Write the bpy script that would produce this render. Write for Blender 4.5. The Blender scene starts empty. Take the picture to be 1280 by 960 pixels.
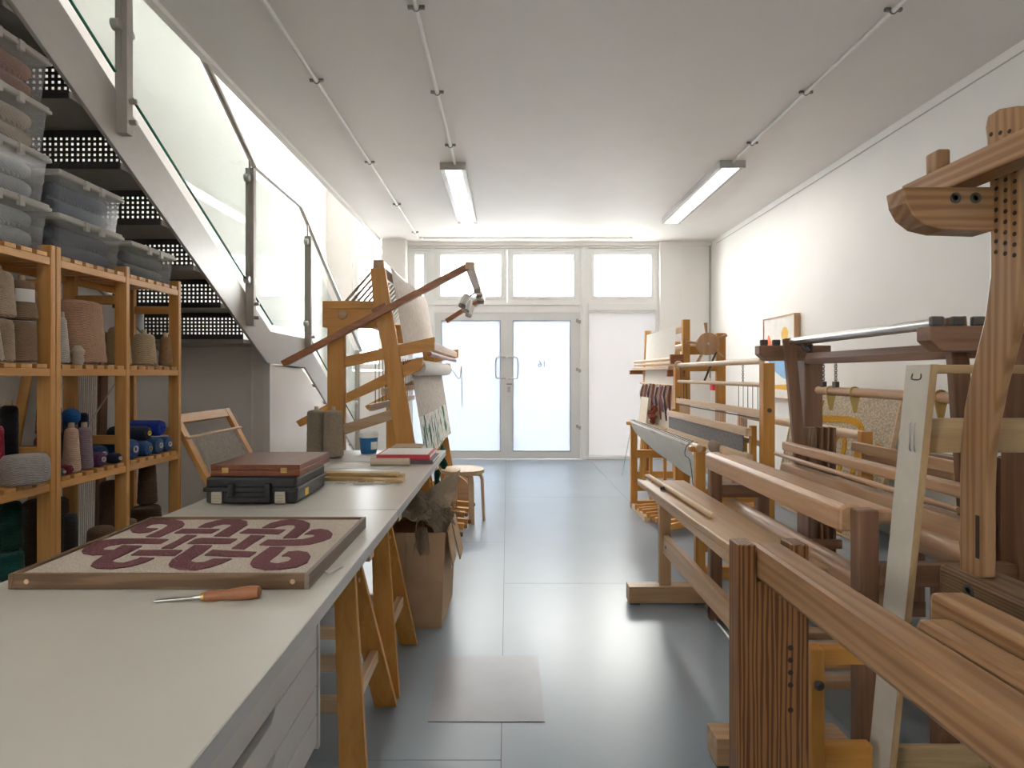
import bpy, math, random
from mathutils import Vector, Matrix
random.seed(7)
SC = bpy.context.scene
COL = SC.collection
# ---------------------------------------------------------------- camera, world, exposure
F, CX, CY, H = 725.0, 634.0, 468.0, 1.25
cam = bpy.data.cameras.new('camera'); cam.sensor_width = 36.0; cam.lens = F / 1280 * 36
cam.shift_x = (640 - CX) / 1280; cam.shift_y = -(480 - CY) / 1280; cam.clip_start = 0.02
co = bpy.data.objects.new('camera', cam); COL.objects.link(co)
co.location = (0, 0, H); co.rotation_euler = (math.pi / 2, 0, 0); SC.camera = co
wd = bpy.data.worlds.new('sky'); SC.world = wd; wd.use_nodes = True
_bg = wd.node_tree.nodes['Background']; _bg.inputs[0].default_value = (1.0, 0.962, 0.915, 1); _bg.inputs[1].default_value = 21.0
vs = SC.view_settings
vs.view_transform = 'Standard'; vs.look = 'None'; vs.gamma = 1.0; vs.use_curve_mapping = False; vs.exposure = 0.78
SC.cycles.max_bounces = 10; SC.cycles.diffuse_bounces = 6; SC.cycles.transparent_max_bounces = 16
SC.cycles.use_denoising = True; SC.cycles.sample_clamp_indirect = 6.0
# ---------------------------------------------------------------- materials
MATS = {}
def _new(name):
    m = bpy.data.materials.new(name); m.use_nodes = True
    n = m.node_tree.nodes; l = m.node_tree.links
    return m, n, l, n['Principled BSDF']
def flat(name, c, rough=0.5, metal=0.0, var=0.06, scale=18.0, bump=0.0, spec=0.5):
    """painted / plain surface: base colour with a faint mottled variation"""
    if name in MATS: return MATS[name]
    m, n, l, b = _new(name)
    tc = n.new('ShaderNodeTexCoord'); nz = n.new('ShaderNodeTexNoise'); nz.inputs['Scale'].default_value = scale; nz.inputs['Detail'].default_value = 4
    l.new(tc.outputs['Object'], nz.inputs['Vector'])
    r = n.new('ShaderNodeValToRGB'); r.color_ramp.elements[0].position = 0.3; r.color_ramp.elements[1].position = 0.7
    r.color_ramp.elements[0].color = (*[v * (1 - var) for v in c], 1); r.color_ramp.elements[1].color = (*[min(1, v * (1 + var)) for v in c], 1)
    l.new(nz.outputs['Fac'], r.inputs['Fac']); l.new(r.outputs['Color'], b.inputs['Base Color'])
    b.inputs['Roughness'].default_value = rough; b.inputs['Metallic'].default_value = metal; b.inputs['Specular IOR Level'].default_value = spec
    if bump:
        bp = n.new('ShaderNodeBump'); bp.inputs['Strength'].default_value = bump; bp.inputs['Distance'].default_value = 0.004
        l.new(nz.outputs['Fac'], bp.inputs['Height']); l.new(bp.outputs['Normal'], b.inputs['Normal'])
    MATS[name] = m; return m
WOODS = {  # light, dark, grain contrast position, fine scale, roughness
    'pine':    ((0.68, 0.335, 0.08), (0.60, 0.275, 0.058), 26, 0.42),
    'shelfpine': ((0.68, 0.36, 0.115), (0.59, 0.285, 0.075), 26, 0.45),
    'birch':   ((0.80, 0.60, 0.40), (0.70, 0.48, 0.29), 30, 0.42),
    'beech':   ((0.60, 0.38, 0.22), (0.52, 0.30, 0.155), 30, 0.38),
    'benchwood': ((0.56, 0.365, 0.205), (0.47, 0.28, 0.14), 24, 0.36),
    'oldpine': ((0.36, 0.205, 0.10), (0.25, 0.125, 0.052), 22, 0.36),
    'darkgrain': ((0.26, 0.115, 0.038), (0.09, 0.032, 0.009), 34, 0.45),
    'walnut':  ((0.27, 0.145, 0.085), (0.20, 0.10, 0.055), 28, 0.42),
    'mahogany': ((0.20, 0.062, 0.026), (0.14, 0.04, 0.016), 20, 0.32),
    'oakdark': ((0.21, 0.125, 0.065), (0.12, 0.066, 0.032), 34, 0.5),
    'driftwood': ((0.30, 0.25, 0.21), (0.22, 0.17, 0.14), 30, 0.6),
    'ply':     ((0.60, 0.42, 0.22), (0.48, 0.31, 0.15), 30, 0.5),
    'redbrown': ((0.40, 0.165, 0.07), (0.30, 0.11, 0.045), 26, 0.4),
    'sticks':  ((0.62, 0.43, 0.20), (0.50, 0.33, 0.14), 30, 0.5),
}
def wood(kind, axis):
    key = 'wood_%s_%s' % (kind, 'xyz'[axis])
    if key in MATS: return MATS[key]
    c1, c2, fs, rough = WOODS[kind]
    m, n, l, b = _new(key)
    tc = n.new('ShaderNodeTexCoord'); mp = n.new('ShaderNodeMapping')
    s = [1.0, 1.0, 1.0]; s[axis] = 0.06; mp.inputs['Scale'].default_value = s
    l.new(tc.outputs['Object'], mp.inputs['Vector'])
    n1 = n.new('ShaderNodeTexNoise'); n1.inputs['Scale'].default_value = fs; n1.inputs['Detail'].default_value = 5; n1.inputs['Distortion'].default_value = 0.6
    n2 = n.new('ShaderNodeTexNoise'); n2.inputs['Scale'].default_value = fs * 6; n2.inputs['Detail'].default_value = 3
    l.new(mp.outputs['Vector'], n1.inputs['Vector']); l.new(mp.outputs['Vector'], n2.inputs['Vector'])
    r = n.new('ShaderNodeValToRGB'); r.color_ramp.elements[0].position = 0.38; r.color_ramp.elements[1].position = 0.62
    r.color_ramp.elements[0].color = (*c2, 1); r.color_ramp.elements[1].color = (*c1, 1)
    src = n1.outputs['Fac']
    if kind in ('darkgrain', 'oakdark', 'oldpine'):       # growth rings as bands
        wv = n.new('ShaderNodeTexWave'); wv.wave_type = 'RINGS'; wv.rings_direction = 'XYZ'[axis]
        wv.inputs['Scale'].default_value = {'darkgrain': 44, 'oakdark': 40, 'oldpine': 15}[kind]
        wv.inputs['Distortion'].default_value = 5.5; wv.inputs['Detail'].default_value = 2; wv.inputs['Detail Scale'].default_value = 1.2
        l.new(mp.outputs['Vector'], wv.inputs['Vector'])
        mx0 = n.new('ShaderNodeMath'); mx0.operation = 'MULTIPLY_ADD'; mx0.inputs[1].default_value = 0.55 if kind != 'oldpine' else 0.3
        mm = n.new('ShaderNodeMath'); mm.operation = 'MULTIPLY'; mm.inputs[1].default_value = 0.5 if kind != 'oldpine' else 0.72
        l.new(n1.outputs['Fac'], mm.inputs[0]); l.new(wv.outputs['Fac'], mx0.inputs[0]); l.new(mm.outputs[0], mx0.inputs[2]); src = mx0.outputs[0]
    l.new(src, r.inputs['Fac'])
    mx = n.new('ShaderNodeMixRGB'); mx.blend_type = 'MULTIPLY'; mx.inputs['Fac'].default_value = 0.25
    l.new(r.outputs['Color'], mx.inputs['Color1']); l.new(n2.outputs['Fac'], mx.inputs['Color2'])
    g = n.new('ShaderNodeBrightContrast'); g.inputs['Bright'].default_value = 0.0
    l.new(mx.outputs['Color'], b.inputs['Base Color']); n.remove(g)
    b.inputs['Roughness'].default_value = rough; b.inputs['Specular IOR Level'].default_value = 0.4
    bp = n.new('ShaderNodeBump'); bp.inputs['Strength'].default_value = 0.12; bp.inputs['Distance'].default_value = 0.002
    l.new(n2.outputs['Fac'], bp.inputs['Height']); l.new(bp.outputs['Normal'], b.inputs['Normal'])
    MATS[key] = m; return m
def yarn(name, c, pitch=150.0, var=0.28):
    """wound thread: tilted fine bands in colour and relief"""
    key = 'yarn_' + name
    if key in MATS: return MATS[key]
    m, n, l, b = _new(key)
    tc = n.new('ShaderNodeTexCoord'); mp = n.new('ShaderNodeMapping'); mp.inputs['Rotation'].default_value = (0.24, 0.2, 0)
    l.new(tc.outputs['Object'], mp.inputs['Vector'])
    wv = n.new('ShaderNodeTexWave'); wv.wave_type = 'BANDS'; wv.bands_direction = 'Z'; wv.inputs['Scale'].default_value = pitch * 2.4 / 6.28
    wv.inputs['Distortion'].default_value = 2.2; wv.inputs['Detail'].default_value = 2; wv.inputs['Detail Scale'].default_value = 2.0
    l.new(mp.outputs['Vector'], wv.inputs['Vector'])
    nz = n.new('ShaderNodeTexNoise'); nz.inputs['Scale'].default_value = 60; l.new(tc.outputs['Object'], nz.inputs['Vector'])
    ad = n.new('ShaderNodeMath'); ad.operation = 'ADD'; l.new(wv.outputs['Fac'], ad.inputs[0]); l.new(nz.outputs['Fac'], ad.inputs[1])
    r = n.new('ShaderNodeValToRGB'); r.color_ramp.elements[0].position = 0.35; r.color_ramp.elements[1].position = 1.3
    r.color_ramp.elements[1].position = 1.0
    r.color_ramp.elements[0].color = (*[v * (1 - 1.6 * var) for v in c], 1); r.color_ramp.elements[1].color = (*[min(1, v * (1 + var * 0.5)) for v in c], 1)
    l.new(ad.outputs[0], r.inputs['Fac']); l.new(r.outputs['Color'], b.inputs['Base Color'])
    b.inputs['Roughness'].default_value = 0.9; b.inputs['Specular IOR Level'].default_value = 0.15
    b.inputs['Sheen Weight'].default_value = 0.15
    bp = n.new('ShaderNodeBump'); bp.inputs['Strength'].default_value = 0.7; bp.inputs['Distance'].default_value = 0.004
    l.new(ad.outputs[0], bp.inputs['Height']); l.new(bp.outputs['Normal'], b.inputs['Normal'])
    MATS[key] = m; return m
def clear(name, tint, gloss=0.08, diff=0.0, rough=0.02, dcol=(1, 1, 1)):
    """clear sheet: straight-through transmission + surface gloss + a little milky scatter"""
    if name in MATS: return MATS[name]
    m, n, l, b = _new(name); n.remove(b); out = n['Material Output']
    t = n.new('ShaderNodeBsdfTransparent'); t.inputs[0].default_value = (*tint, 1)
    g = n.new('ShaderNodeBsdfGlossy'); g.inputs['Roughness'].default_value = rough
    lw = n.new('ShaderNodeLayerWeight'); lw.inputs['Blend'].default_value = 0.5
    pw = n.new('ShaderNodeMath'); pw.operation = 'POWER'; pw.inputs[1].default_value = 5.0; l.new(lw.outputs['Facing'], pw.inputs[0])
    fr = n.new('ShaderNodeMath'); fr.operation = 'MULTIPLY_ADD'; fr.inputs[1].default_value = 0.7; fr.inputs[2].default_value = 0.04; l.new(pw.outputs[0], fr.inputs[0])
    mx = n.new('ShaderNodeMixShader'); l.new(fr.outputs[0], mx.inputs[0]); l.new(t.outputs[0], mx.inputs[1]); l.new(g.outputs[0], mx.inputs[2])
    last = mx
    if diff:
        d = n.new('ShaderNodeBsdfDiffuse'); d.inputs[0].default_value = (*dcol, 1)
        tr = n.new('ShaderNodeBsdfTranslucent'); tr.inputs[0].default_value = (*dcol, 1)
        h = n.new('ShaderNodeMixShader'); h.inputs[0].default_value = 0.5; l.new(d.outputs[0], h.inputs[1]); l.new(tr.outputs[0], h.inputs[2])
        m2 = n.new('ShaderNodeMixShader'); m2.inputs[0].default_value = diff; l.new(mx.outputs[0], m2.inputs[1]); l.new(h.outputs[0], m2.inputs[2]); last = m2
    l.new(last.outputs[0], out.inputs['Surface'])
    MATS[name] = m; return m
def frosted(name, c):
    if name in MATS: return MATS[name]
    m, n, l, b = _new(name); n.remove(b); out = n['Material Output']
    tr = n.new('ShaderNodeBsdfTranslucent'); tr.inputs[0].default_value = (*c, 1)
    d = n.new('ShaderNodeBsdfDiffuse'); d.inputs[0].default_value = (0.8, 0.8, 0.82, 1)
    h = n.new('ShaderNodeMixShader'); h.inputs[0].default_value = 0.25; l.new(tr.outputs[0], h.inputs[1]); l.new(d.outputs[0], h.inputs[2])
    g = n.new('ShaderNodeBsdfGlossy'); g.inputs['Roughness'].default_value = 0.15
    fr = n.new('ShaderNodeFresnel'); fr.inputs['IOR'].default_value = 1.3
    mx = n.new('ShaderNodeMixShader'); l.new(fr.outputs[0], mx.inputs[0]); l.new(h.outputs[0], mx.inputs[1]); l.new(g.outputs[0], mx.inputs[2])
    l.new(mx.outputs[0], out.inputs['Surface']); MATS[name] = m; return m
def lampmat(name, c, s):
    name = '%s_%.1f' % (name, s)
    if name in MATS: return MATS[name]
    m, n, l, b = _new(name)
    b.inputs['Base Color'].default_value = (0.85, 0.85, 0.84, 1); b.inputs['Emission Color'].default_value = (*c, 1); b.inputs['Emission Strength'].default_value = s
    MATS[name] = m; return m
def stripes(name, cols, axis, scale, rough=0.85):
    """woven cloth: many coloured bands across one axis"""
    if name in MATS: return MATS[name]
    m, n, l, b = _new(name)
    tc = n.new('ShaderNodeTexCoord'); mp = n.new('ShaderNodeMapping'); s = [0.35, 0.35, 0.35]; s[axis] = 1.0; mp.inputs['Scale'].default_value = s
    l.new(tc.outputs['Object'], mp.inputs['Vector'])
    nz = n.new('ShaderNodeTexNoise'); nz.inputs['Scale'].default_value = scale; nz.inputs['Detail'].default_value = 3
    l.new(mp.outputs['Vector'], nz.inputs['Vector'])
    r = n.new('ShaderNodeValToRGB'); r.color_ramp.interpolation = 'CONSTANT'
    while len(r.color_ramp.elements) < len(cols): r.color_ramp.elements.new(0.5)
    for i, (p, c) in enumerate(cols):
        r.color_ramp.elements[i].position = p; r.color_ramp.elements[i].color = (*c, 1)
    l.new(nz.outputs['Fac'], r.inputs['Fac']); l.new(r.outputs['Color'], b.inputs['Base Color'])
    b.inputs['Roughness'].default_value = rough; b.inputs['Specular IOR Level'].default_value = 0.1
    MATS[name] = m; return m
WHITE = flat('white_paint', (0.88, 0.862, 0.835), 0.55, var=0.015, scale=3)
CEILM = flat('ceiling_paint', (0.85, 0.82, 0.785), 0.6, var=0.015, scale=3)
UPVC = flat('white_upvc', (0.90, 0.905, 0.90), 0.3, var=0.01)
STEELP = flat('grey_powder_coat', (0.43, 0.40, 0.36), 0.5, var=0.04)
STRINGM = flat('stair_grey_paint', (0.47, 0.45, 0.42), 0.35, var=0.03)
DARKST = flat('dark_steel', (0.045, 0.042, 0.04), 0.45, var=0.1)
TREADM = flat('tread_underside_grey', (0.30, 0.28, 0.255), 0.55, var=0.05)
STEEL = flat('brushed_steel', (0.56, 0.55, 0.53), 0.3, metal=1.0, var=0.05)
GUN = flat('gunmetal', (0.25, 0.24, 0.23), 0.4, metal=0.8)
IRON = flat('old_iron', (0.10, 0.09, 0.08), 0.55, metal=0.5)
BRASS = flat('brass', (0.55, 0.40, 0.14), 0.35, metal=0.9)
TABLEM = flat('table_white_laminate', (0.60, 0.575, 0.52), 0.28, var=0.02, scale=6)
EDGEM = flat('table_edge_grey', (0.62, 0.62, 0.62), 0.35, var=0.02)
DRAWERM = flat('drawer_white', (0.70, 0.67, 0.64), 0.4, var=0.02)
CARD = flat('cardboard', (0.55, 0.37, 0.22), 0.85, var=0.08, scale=9)
BURLAP = yarn('burlap', (0.40, 0.315, 0.225), 500)
BLACKP = flat('black_plastic', (0.012, 0.012, 0.013), 0.5, bump=0.1, scale=90)
PAPER = flat('paper', (0.80, 0.79, 0.76), 0.7, var=0.02)
LIDM = clear('box_lid_plastic', (0.8, 0.8, 0.78), diff=0.6, rough=0.2, dcol=(0.82, 0.80, 0.76))
BOXM = clear('box_clear_plastic', (0.86, 0.88, 0.90), diff=0.22, rough=0.1, dcol=(0.78, 0.79, 0.80))
GLASSB = clear('balustrade_glass', (0.93, 0.965, 0.95), diff=0.10, rough=0.02, dcol=(0.85, 0.92, 0.89))
GLASSE = flat('glass_green_edge', (0.02, 0.16, 0.10), 0.15)
WINGL = clear('window_glass', (0.96, 0.98, 0.98))
SHEETGL = clear('pale_green_glass', (0.78, 0.88, 0.85), diff=0.2, dcol=(0.75, 0.85, 0.82))
FROST = frosted('frosted_glass', (0.33, 0.358, 0.405))
BLIND = frosted('blind_fabric', (0.29, 0.288, 0.29))
WARPM = flat('warp_linen', (0.58, 0.53, 0.47), 0.9, var=0.25, scale=60, spec=0.1)
WARPW = flat('warp_white_cotton', (0.82, 0.78, 0.72), 0.9, var=0.06, scale=60, spec=0.1)
COTTON = flat('white_cotton', (0.78, 0.77, 0.73), 0.85, var=0.04, spec=0.1)
REED = flat('reed_grey', (0.16, 0.15, 0.15), 0.6, var=0.25, scale=50)
CORD = flat('black_cord', (0.04, 0.035, 0.035), 0.8)
HOLE = flat('bore_hole_dark', (0.03, 0.015, 0.008), 0.8)
# floor: painted, glossy, worn
def floor_mat():
    m, n, l, b = _new('grey_floor_paint')
    tc = n.new('ShaderNodeTexCoord'); n1 = n.new('ShaderNodeTexNoise'); n1.inputs['Scale'].default_value = 1.6; n1.inputs['Detail'].default_value = 3
    l.new(tc.outputs['Object'], n1.inputs['Vector'])
    r = n.new('ShaderNodeValToRGB'); r.color_ramp.elements[0].position = 0.3; r.color_ramp.elements[1].position = 0.7
    r.color_ramp.elements[0].color = (0.275, 0.335, 0.39, 1); r.color_ramp.elements[1].color = (0.315, 0.378, 0.435, 1)
    l.new(n1.outputs['Fac'], r.inputs['Fac']); l.new(r.outputs[0], b.inputs['Base Color'])
    b.inputs['Roughness'].default_value = 0.30; b.inputs['Specular IOR Level'].default_value = 0.7
    return m
FLOORM = floor_mat()
# ---------------------------------------------------------------- mesh helpers
def W(px, py, Y):
    return Vector(((px - CX) / F * Y, Y, H - (py - CY) / F * Y))
class MB:
    def __init__(s): s.v = []; s.f = []; s.smooth = False
    def add(s, v, f):
        o = len(s.v); s.v += [Vector(p) for p in v]; s.f += [[i + o for i in q] for q in f]; return s
    def box(s, x0, x1, y0, y1, z0, z1):
        x0, x1 = sorted((x0, x1)); y0, y1 = sorted((y0, y1)); z0, z1 = sorted((z0, z1))
        return s.add([(x, y, z) for z in (z0, z1) for y in (y0, y1) for x in (x0, x1)],
                     [(0, 2, 3, 1), (4, 5, 7, 6), (0, 1, 5, 4), (2, 6, 7, 3), (0, 4, 6, 2), (1, 3, 7, 5)])
    def bar(s, p, q, w, t, up=(0, 0, 1)):
        """square-cut bar from p to q; w across, t along up"""
        p = Vector(p); q = Vector(q); d = (q - p).normalized(); u = Vector(up)
        a = d.cross(u)
        if a.length < 1e-4: a = d.cross(Vector((1, 0, 0)))
        a.normalize(); u = a.cross(d).normalized(); a = a * w / 2; u = u * t / 2
        v = [p - a - u, p + a - u, p + a + u, p - a + u, q - a - u, q + a - u, q + a + u, q - a + u]
        return s.add(v, [(0, 1, 2, 3), (7, 6, 5, 4), (4, 5, 1, 0), (5, 6, 2, 1), (6, 7, 3, 2), (7, 4, 0, 3)])
    def tube(s, pts, r, n=10, cap=True):
        pts = [Vector(p) for p in pts]; s.smooth = True; rings = []
        rr = r if isinstance(r, (list, tuple)) else [r] * len(pts)
        prev = None
        for i, p in enumerate(pts):
            d = (pts[min(i + 1, len(pts) - 1)] - pts[max(i - 1, 0)]).normalized()
            if prev is None:
                a = d.cross(Vector((0, 0, 1)))
                if a.length < 1e-3: a = d.cross(Vector((1, 0, 0)))
            else: a = prev - d * prev.dot(d)
            a.normalize(); prev = a; b = d.cross(a)
            rings.append([p + (a * math.cos(2 * math.pi * k / n) + b * math.sin(2 * math.pi * k / n)) * rr[i] for k in range(n)])
        v = [x for g in rings for x in g]; f = []
        for i in range(len(pts) - 1):
            for k in range(n): f.append((i * n + k, i * n + (k + 1) % n, (i + 1) * n + (k + 1) % n, (i + 1) * n + k))
        if cap: f.append(tuple(range(n - 1, -1, -1))); f.append(tuple((len(pts) - 1) * n + k for k in range(n)))
        return s.add(v, f)
    def lathe(s, prof, c=(0, 0, 0), n=28, axis=2, ex=1.0):
        """profile [(r, h)] turned round an axis through c"""
        s.smooth = True; v = []; f = []; c = Vector(c)
        for r, h in prof:
            for k in range(n):
                a = 2 * math.pi * k / n; q = [r * math.cos(a), r * math.sin(a) * ex, h]
                q = {2: q, 0: [q[2], q[0], q[1]], 1: [q[0], q[2], q[1]]}[axis]
                v.append(c + Vector(q))
        for i in range(len(prof) - 1):
            for k in range(n): f.append((i * n + k, i * n + (k + 1) % n, (i + 1) * n + (k + 1) % n, (i + 1) * n + k))
        f.append(tuple(range(n - 1, -1, -1))); f.append(tuple((len(prof) - 1) * n + k for k in range(n)))
        return s.add(v, f)
    def prism(s, poly, a0, a1, plane='yz'):
        """flat outline given thickness: plane 'yz' extruded in x, 'xz' in y, 'xy' in z"""
        n = len(poly)
        mk = {'yz': lambda a, p: (a, p[0], p[1]), 'xz': lambda a, p: (p[0], a, p[1]), 'xy': lambda a, p: (p[0], p[1], a)}[plane]
        v = [mk(a0, p) for p in poly] + [mk(a1, p) for p in poly]
        f = [tuple(range(n - 1, -1, -1)), tuple(range(n, 2 * n))] + [(i, (i + 1) % n, n + (i + 1) % n, n + i) for i in range(n)]
        return s.add(v, f)
    def quad(s, a, b, c, d): return s.add([a, b, c, d], [(0, 1, 2, 3)])
    def sheet(s, P, nu, nv, th=0.0):
        v = [P(i / nu, j / nv) for j in range(nv + 1) for i in range(nu + 1)]; s.smooth = True
        f = [(j * (nu + 1) + i, j * (nu + 1) + i + 1, (j + 1) * (nu + 1) + i + 1, (j + 1) * (nu + 1) + i) for j in range(nv) for i in range(nu)]
        return s.add(v, f)
def spline(pts, n=6, closed=False):
    pts = [Vector(p) for p in pts]; out = []; m = len(pts)
    for i in range(m - 1 + closed):
        g = lambda k: pts[k % m] if closed else pts[max(0, min(m - 1, k))]
        p0, p1, p2, p3 = g(i - 1), g(i), g(i + 1), g(i + 2)
        for k in range(n):
            t = k / n
            out.append(0.5 * ((2 * p1) + (-p0 + p2) * t + (2 * p0 - 5 * p1 + 4 * p2 - p3) * t * t + (-p0 + 3 * p1 - 3 * p2 + p3) * t ** 3))
    if not closed: out.append(pts[-1])
    return out
def ribbon(mb, pts, w, O, U, V, N, h):
    """raised band along a 2-D line lying on the plane (O; U, V) with normal N"""
    L = []; R = []
    for i, p in enumerate(pts):
        d = (pts[min(i + 1, len(pts) - 1)] - pts[max(0, i - 1)]); d = d.normalized()
        a = Vector((-d.y, d.x)) * w / 2; L.append(p + a); R.append(p - a)
    n = len(pts); at = lambda q, hh: O + U * q.x + V * q.y + N * hh
    v = [at(q, h) for q in L] + [at(q, h) for q in R] + [at(q, 0) for q in L] + [at(q, 0) for q in R]
    f = []
    for i in range(n - 1):
        f += [(i, n + i, n + i + 1, i + 1), (i, i + 1, 2 * n + i + 1, 2 * n + i), (n + i + 1, n + i, 3 * n + i, 3 * n + i + 1)]
    f += [(0, 2 * n, 3 * n, n), (n - 1, 2 * n - 1, 4 * n - 1, 3 * n - 1)]
    mb.add(v, f)
def recalc(me):
    import bmesh
    b = bmesh.new(); b.from_mesh(me); bmesh.ops.recalc_face_normals(b, faces=b.faces); b.to_mesh(me); b.free()
def base_of(v):
    xs = [p.x for p in v]; ys = [p.y for p in v]; zs = [p.z for p in v]
    return Vector(((min(xs) + max(xs)) / 2, (min(ys) + max(ys)) / 2, min(zs)))
def root_loc(o):
    while o.parent: o = o.parent
    return o.location
def obj(name, mb, mat, parent=None, bevel=0.0, label=None, cat=None, group=None, kind=None):
    base = root_loc(parent).copy() if parent else base_of(mb.v)
    me = bpy.data.meshes.new(name)
    me.from_pydata([tuple(p - base) for p in mb.v], [], mb.f); recalc(me)
    if isinstance(mat, str):
        d = [max(p[i] for p in mb.v) - min(p[i] for p in mb.v) for i in range(3)]
        mat = wood(mat, d.index(max(d)))
    me.materials.append(mat)
    if mb.smooth:
        me.polygons.foreach_set('use_smooth', [True] * len(me.polygons)); me.set_sharp_from_angle(angle=math.radians(38))
    o = bpy.data.objects.new(name, me); COL.objects.link(o)
    if parent: o.parent = parent
    else: o.location = base
    if bevel:
        md = o.modifiers.new('bevel', 'BEVEL'); md.width = bevel; md.segments = 2; md.limit_method = 'ANGLE'; md.angle_limit = math.radians(50)
    tag(o, label, cat, group, kind); return o
def tag(o, label=None, cat=None, group=None, kind=None):
    if label: o['label'] = label
    if cat: o['category'] = cat
    if group: o['group'] = group
    if kind: o['kind'] = kind
    return o
def thing(name, loc, label, cat, group=None):
    o = bpy.data.objects.new(name, None); COL.objects.link(o); o.location = loc; o.empty_display_size = 0.1
    return tag(o, label, cat, group)
def bx(name, par, mat, x0, x1, y0, y1, z0, z1, bevel=0.003, **k): return obj(name, MB().box(x0, x1, y0, y1, z0, z1), mat, par, bevel, **k)
def br(name, par, mat, p, q, w, t, bevel=0.003, up=(0, 0, 1), **k): return obj(name, MB().bar(p, q, w, t, up), mat, par, bevel, **k)
def rod(name, par, mat, p, q, r, n=12, **k): return obj(name, MB().tube([p, q], r, n), mat, par, **k)
def pz(name, par, mat, poly, a0, a1, plane, bevel=0.003, **k): return obj(name, MB().prism(poly, a0, a1, plane), mat, par, bevel, **k)
def struct(name, mb, mat, parent=None, label=None, bevel=0):
    return obj(name, mb, mat, parent, bevel, label=label, kind='structure' if not parent else None)
def share(src, name, par, off):
    """another piece of the same mesh, moved by off"""
    o = src.copy(); COL.objects.link(o); o.name = name; o.parent = par; o.location = Vector(src.location) + Vector(off); return o
# ---------------------------------------------------------------- room shell
YB = 8.55; XR = 3.0; XL = -2.65; ZC = 3.196; XC = -1.84; YR = -3.0
def ring(mb, x0, x1, z0, z1, w, y0, y1):
    mb.box(x0, x0 + w, y0, y1, z0, z1); mb.box(x1 - w, x1, y0, y1, z0, z1)
    mb.box(x0 + w, x1 - w, y0, y1, z1 - w, z1); mb.box(x0 + w, x1 - w, y0, y1, z0, z0 + w); return mb
fl = struct('floor', MB().box(XL - .15, XR + .15, YR - .15, YB + .15, -0.16, -0.004), DARKST, label='painted grey floor of butted boards')
_seam = -0.02; _xs = [XL] + [_seam + 1.22 * k for k in range(-2, 3)] + [XR]; _xs = sorted(x for x in _xs if XL <= x <= XR)
_g = 0.0011
for _i in range(len(_xs) - 1):
    y = -3.0 - (0.85 if _i % 2 else 0.0)
    while y < YB:
        a, b_ = max(y, YR), min(y + 2.44, YB); y += 2.44
        if b_ - a > 0.05: obj('floor_board', MB().box(_xs[_i] + _g, _xs[_i + 1] - _g, a + _g, b_ - _g, -0.004, 0.0), FLOORM, fl)
struct('wall_right', MB().box(XR, XR + .15, YR - .15, YB + .15, 0, 6.3), WHITE, label='long white wall behind the looms')
struct('ceiling', MB().box(XC + .02, XR, YR, YB, ZC, 3.5), CEILM, label='white painted ceiling with conduits')
struct('trim_1', MB().box(XC - .025, XC + .02, YR, YB - .2, ZC - .03, 3.53), CEILM, label='fascia along the ceiling edge over the stairs')
struct('roof', MB().box(XL - .15, -2.2, YR, YB + .15, 6.2, 6.35).box(-1.7, XR + .15, YR - .15, YB + .15, 6.2, 6.35).box(-2.2, -1.7, YR - .15, 5.2, 6.2, 6.35).box(-2.2, -1.7, 6.6, YB + .15, 6.2, 6.35), WHITE, label='upper ceiling with an added skylight opening to light the stairwell')  # the opening is added above the view so sky lights the stairwell
wm = MB(); Y0, Y1 = YB, YB + .15
wm.box(XL, -2.29, Y0, Y1, 0, 6.3); wm.box(-2.29, -1.8, Y0, Y1, 0, 1.3); wm.box(-1.8, -1.45, Y0, Y1, 0, 6.3)
wm.box(-1.45, 2.22, Y0, Y1, 3.13, 3.6); wm.box(2.22, XR, Y0, Y1, 0, 3.6)
wm.box(-1.45, XR, Y0, Y1, 5.8, 6.3); wm.box(2.9, XR, Y0, Y1, 3.6, 5.8); wm.box(-1.45, 0.9, Y0, Y1, 3.6, 5.8); wm.box(-2.29, -1.8, Y0, Y1, 5.8, 6.3)
struct('wall_far', wm, WHITE, label='white front wall around the glazed doors')
struct('trim_2', MB().box(-1.80, -1.46, YB - .22, YB, 0, ZC), WHITE, label='white pier left of the glazed doors')
struct('trim_3', MB().box(2.235, 2.55, YB - .08, YB, 0, ZC), WHITE, label='white pier right of the glazed front')
struct('trim_4', MB().box(-1.45, 2.22, YB - .03, YB + .1, 3.115, 3.13).box(-1.46, XR, YB - .035, YB, 3.14, ZC), WHITE, label='white header above the glazing')
struct('wall_rear', MB().box(XL, XR, YR - .15, YR, 0, 6.3), WHITE, label='white rear wall')
ly0, ly1, lz0, lz1 = -2.5, -1.3, 1.5, 2.5
wl = MB().box(XL - .15, XL, YR - .15, ly0, 0, 6.3); wl.box(XL - .15, XL, ly1, YB + .15, 0, 6.3); wl.box(XL - .15, XL, ly0, ly1, 0, lz0); wl.box(XL - .15, XL, ly0, ly1, lz1, 6.3)
struct('wall_left', wl, WHITE, label='white wall beside the staircase')
rw = struct('window_9', MB().box(XL - .1, XL - .04, ly0, ly0 + .06, lz0, lz1).box(XL - .1, XL - .04, ly1 - .06, ly1, lz0, lz1).box(XL - .1, XL - .04, ly0 + .06, ly1 - .06, lz0, lz0 + .06).box(XL - .1, XL - .04, ly0 + .06, ly1 - .06, lz1 - .06, lz1), UPVC, label='added out-of-view window lighting the looms from the left wall')  # unseen window added to light the left faces of the looms
obj('pane', MB().box(XL - .075, XL - .07, ly0 + .06, ly1 - .06, lz0 + .06, lz1 - .06), WINGL, rw)
# baseboard on right wall
struct('baseboard_right', MB().box(XR - .015, XR, YR, YB - .1, 0, .1), WHITE, label='white skirting along the right wall')
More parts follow.
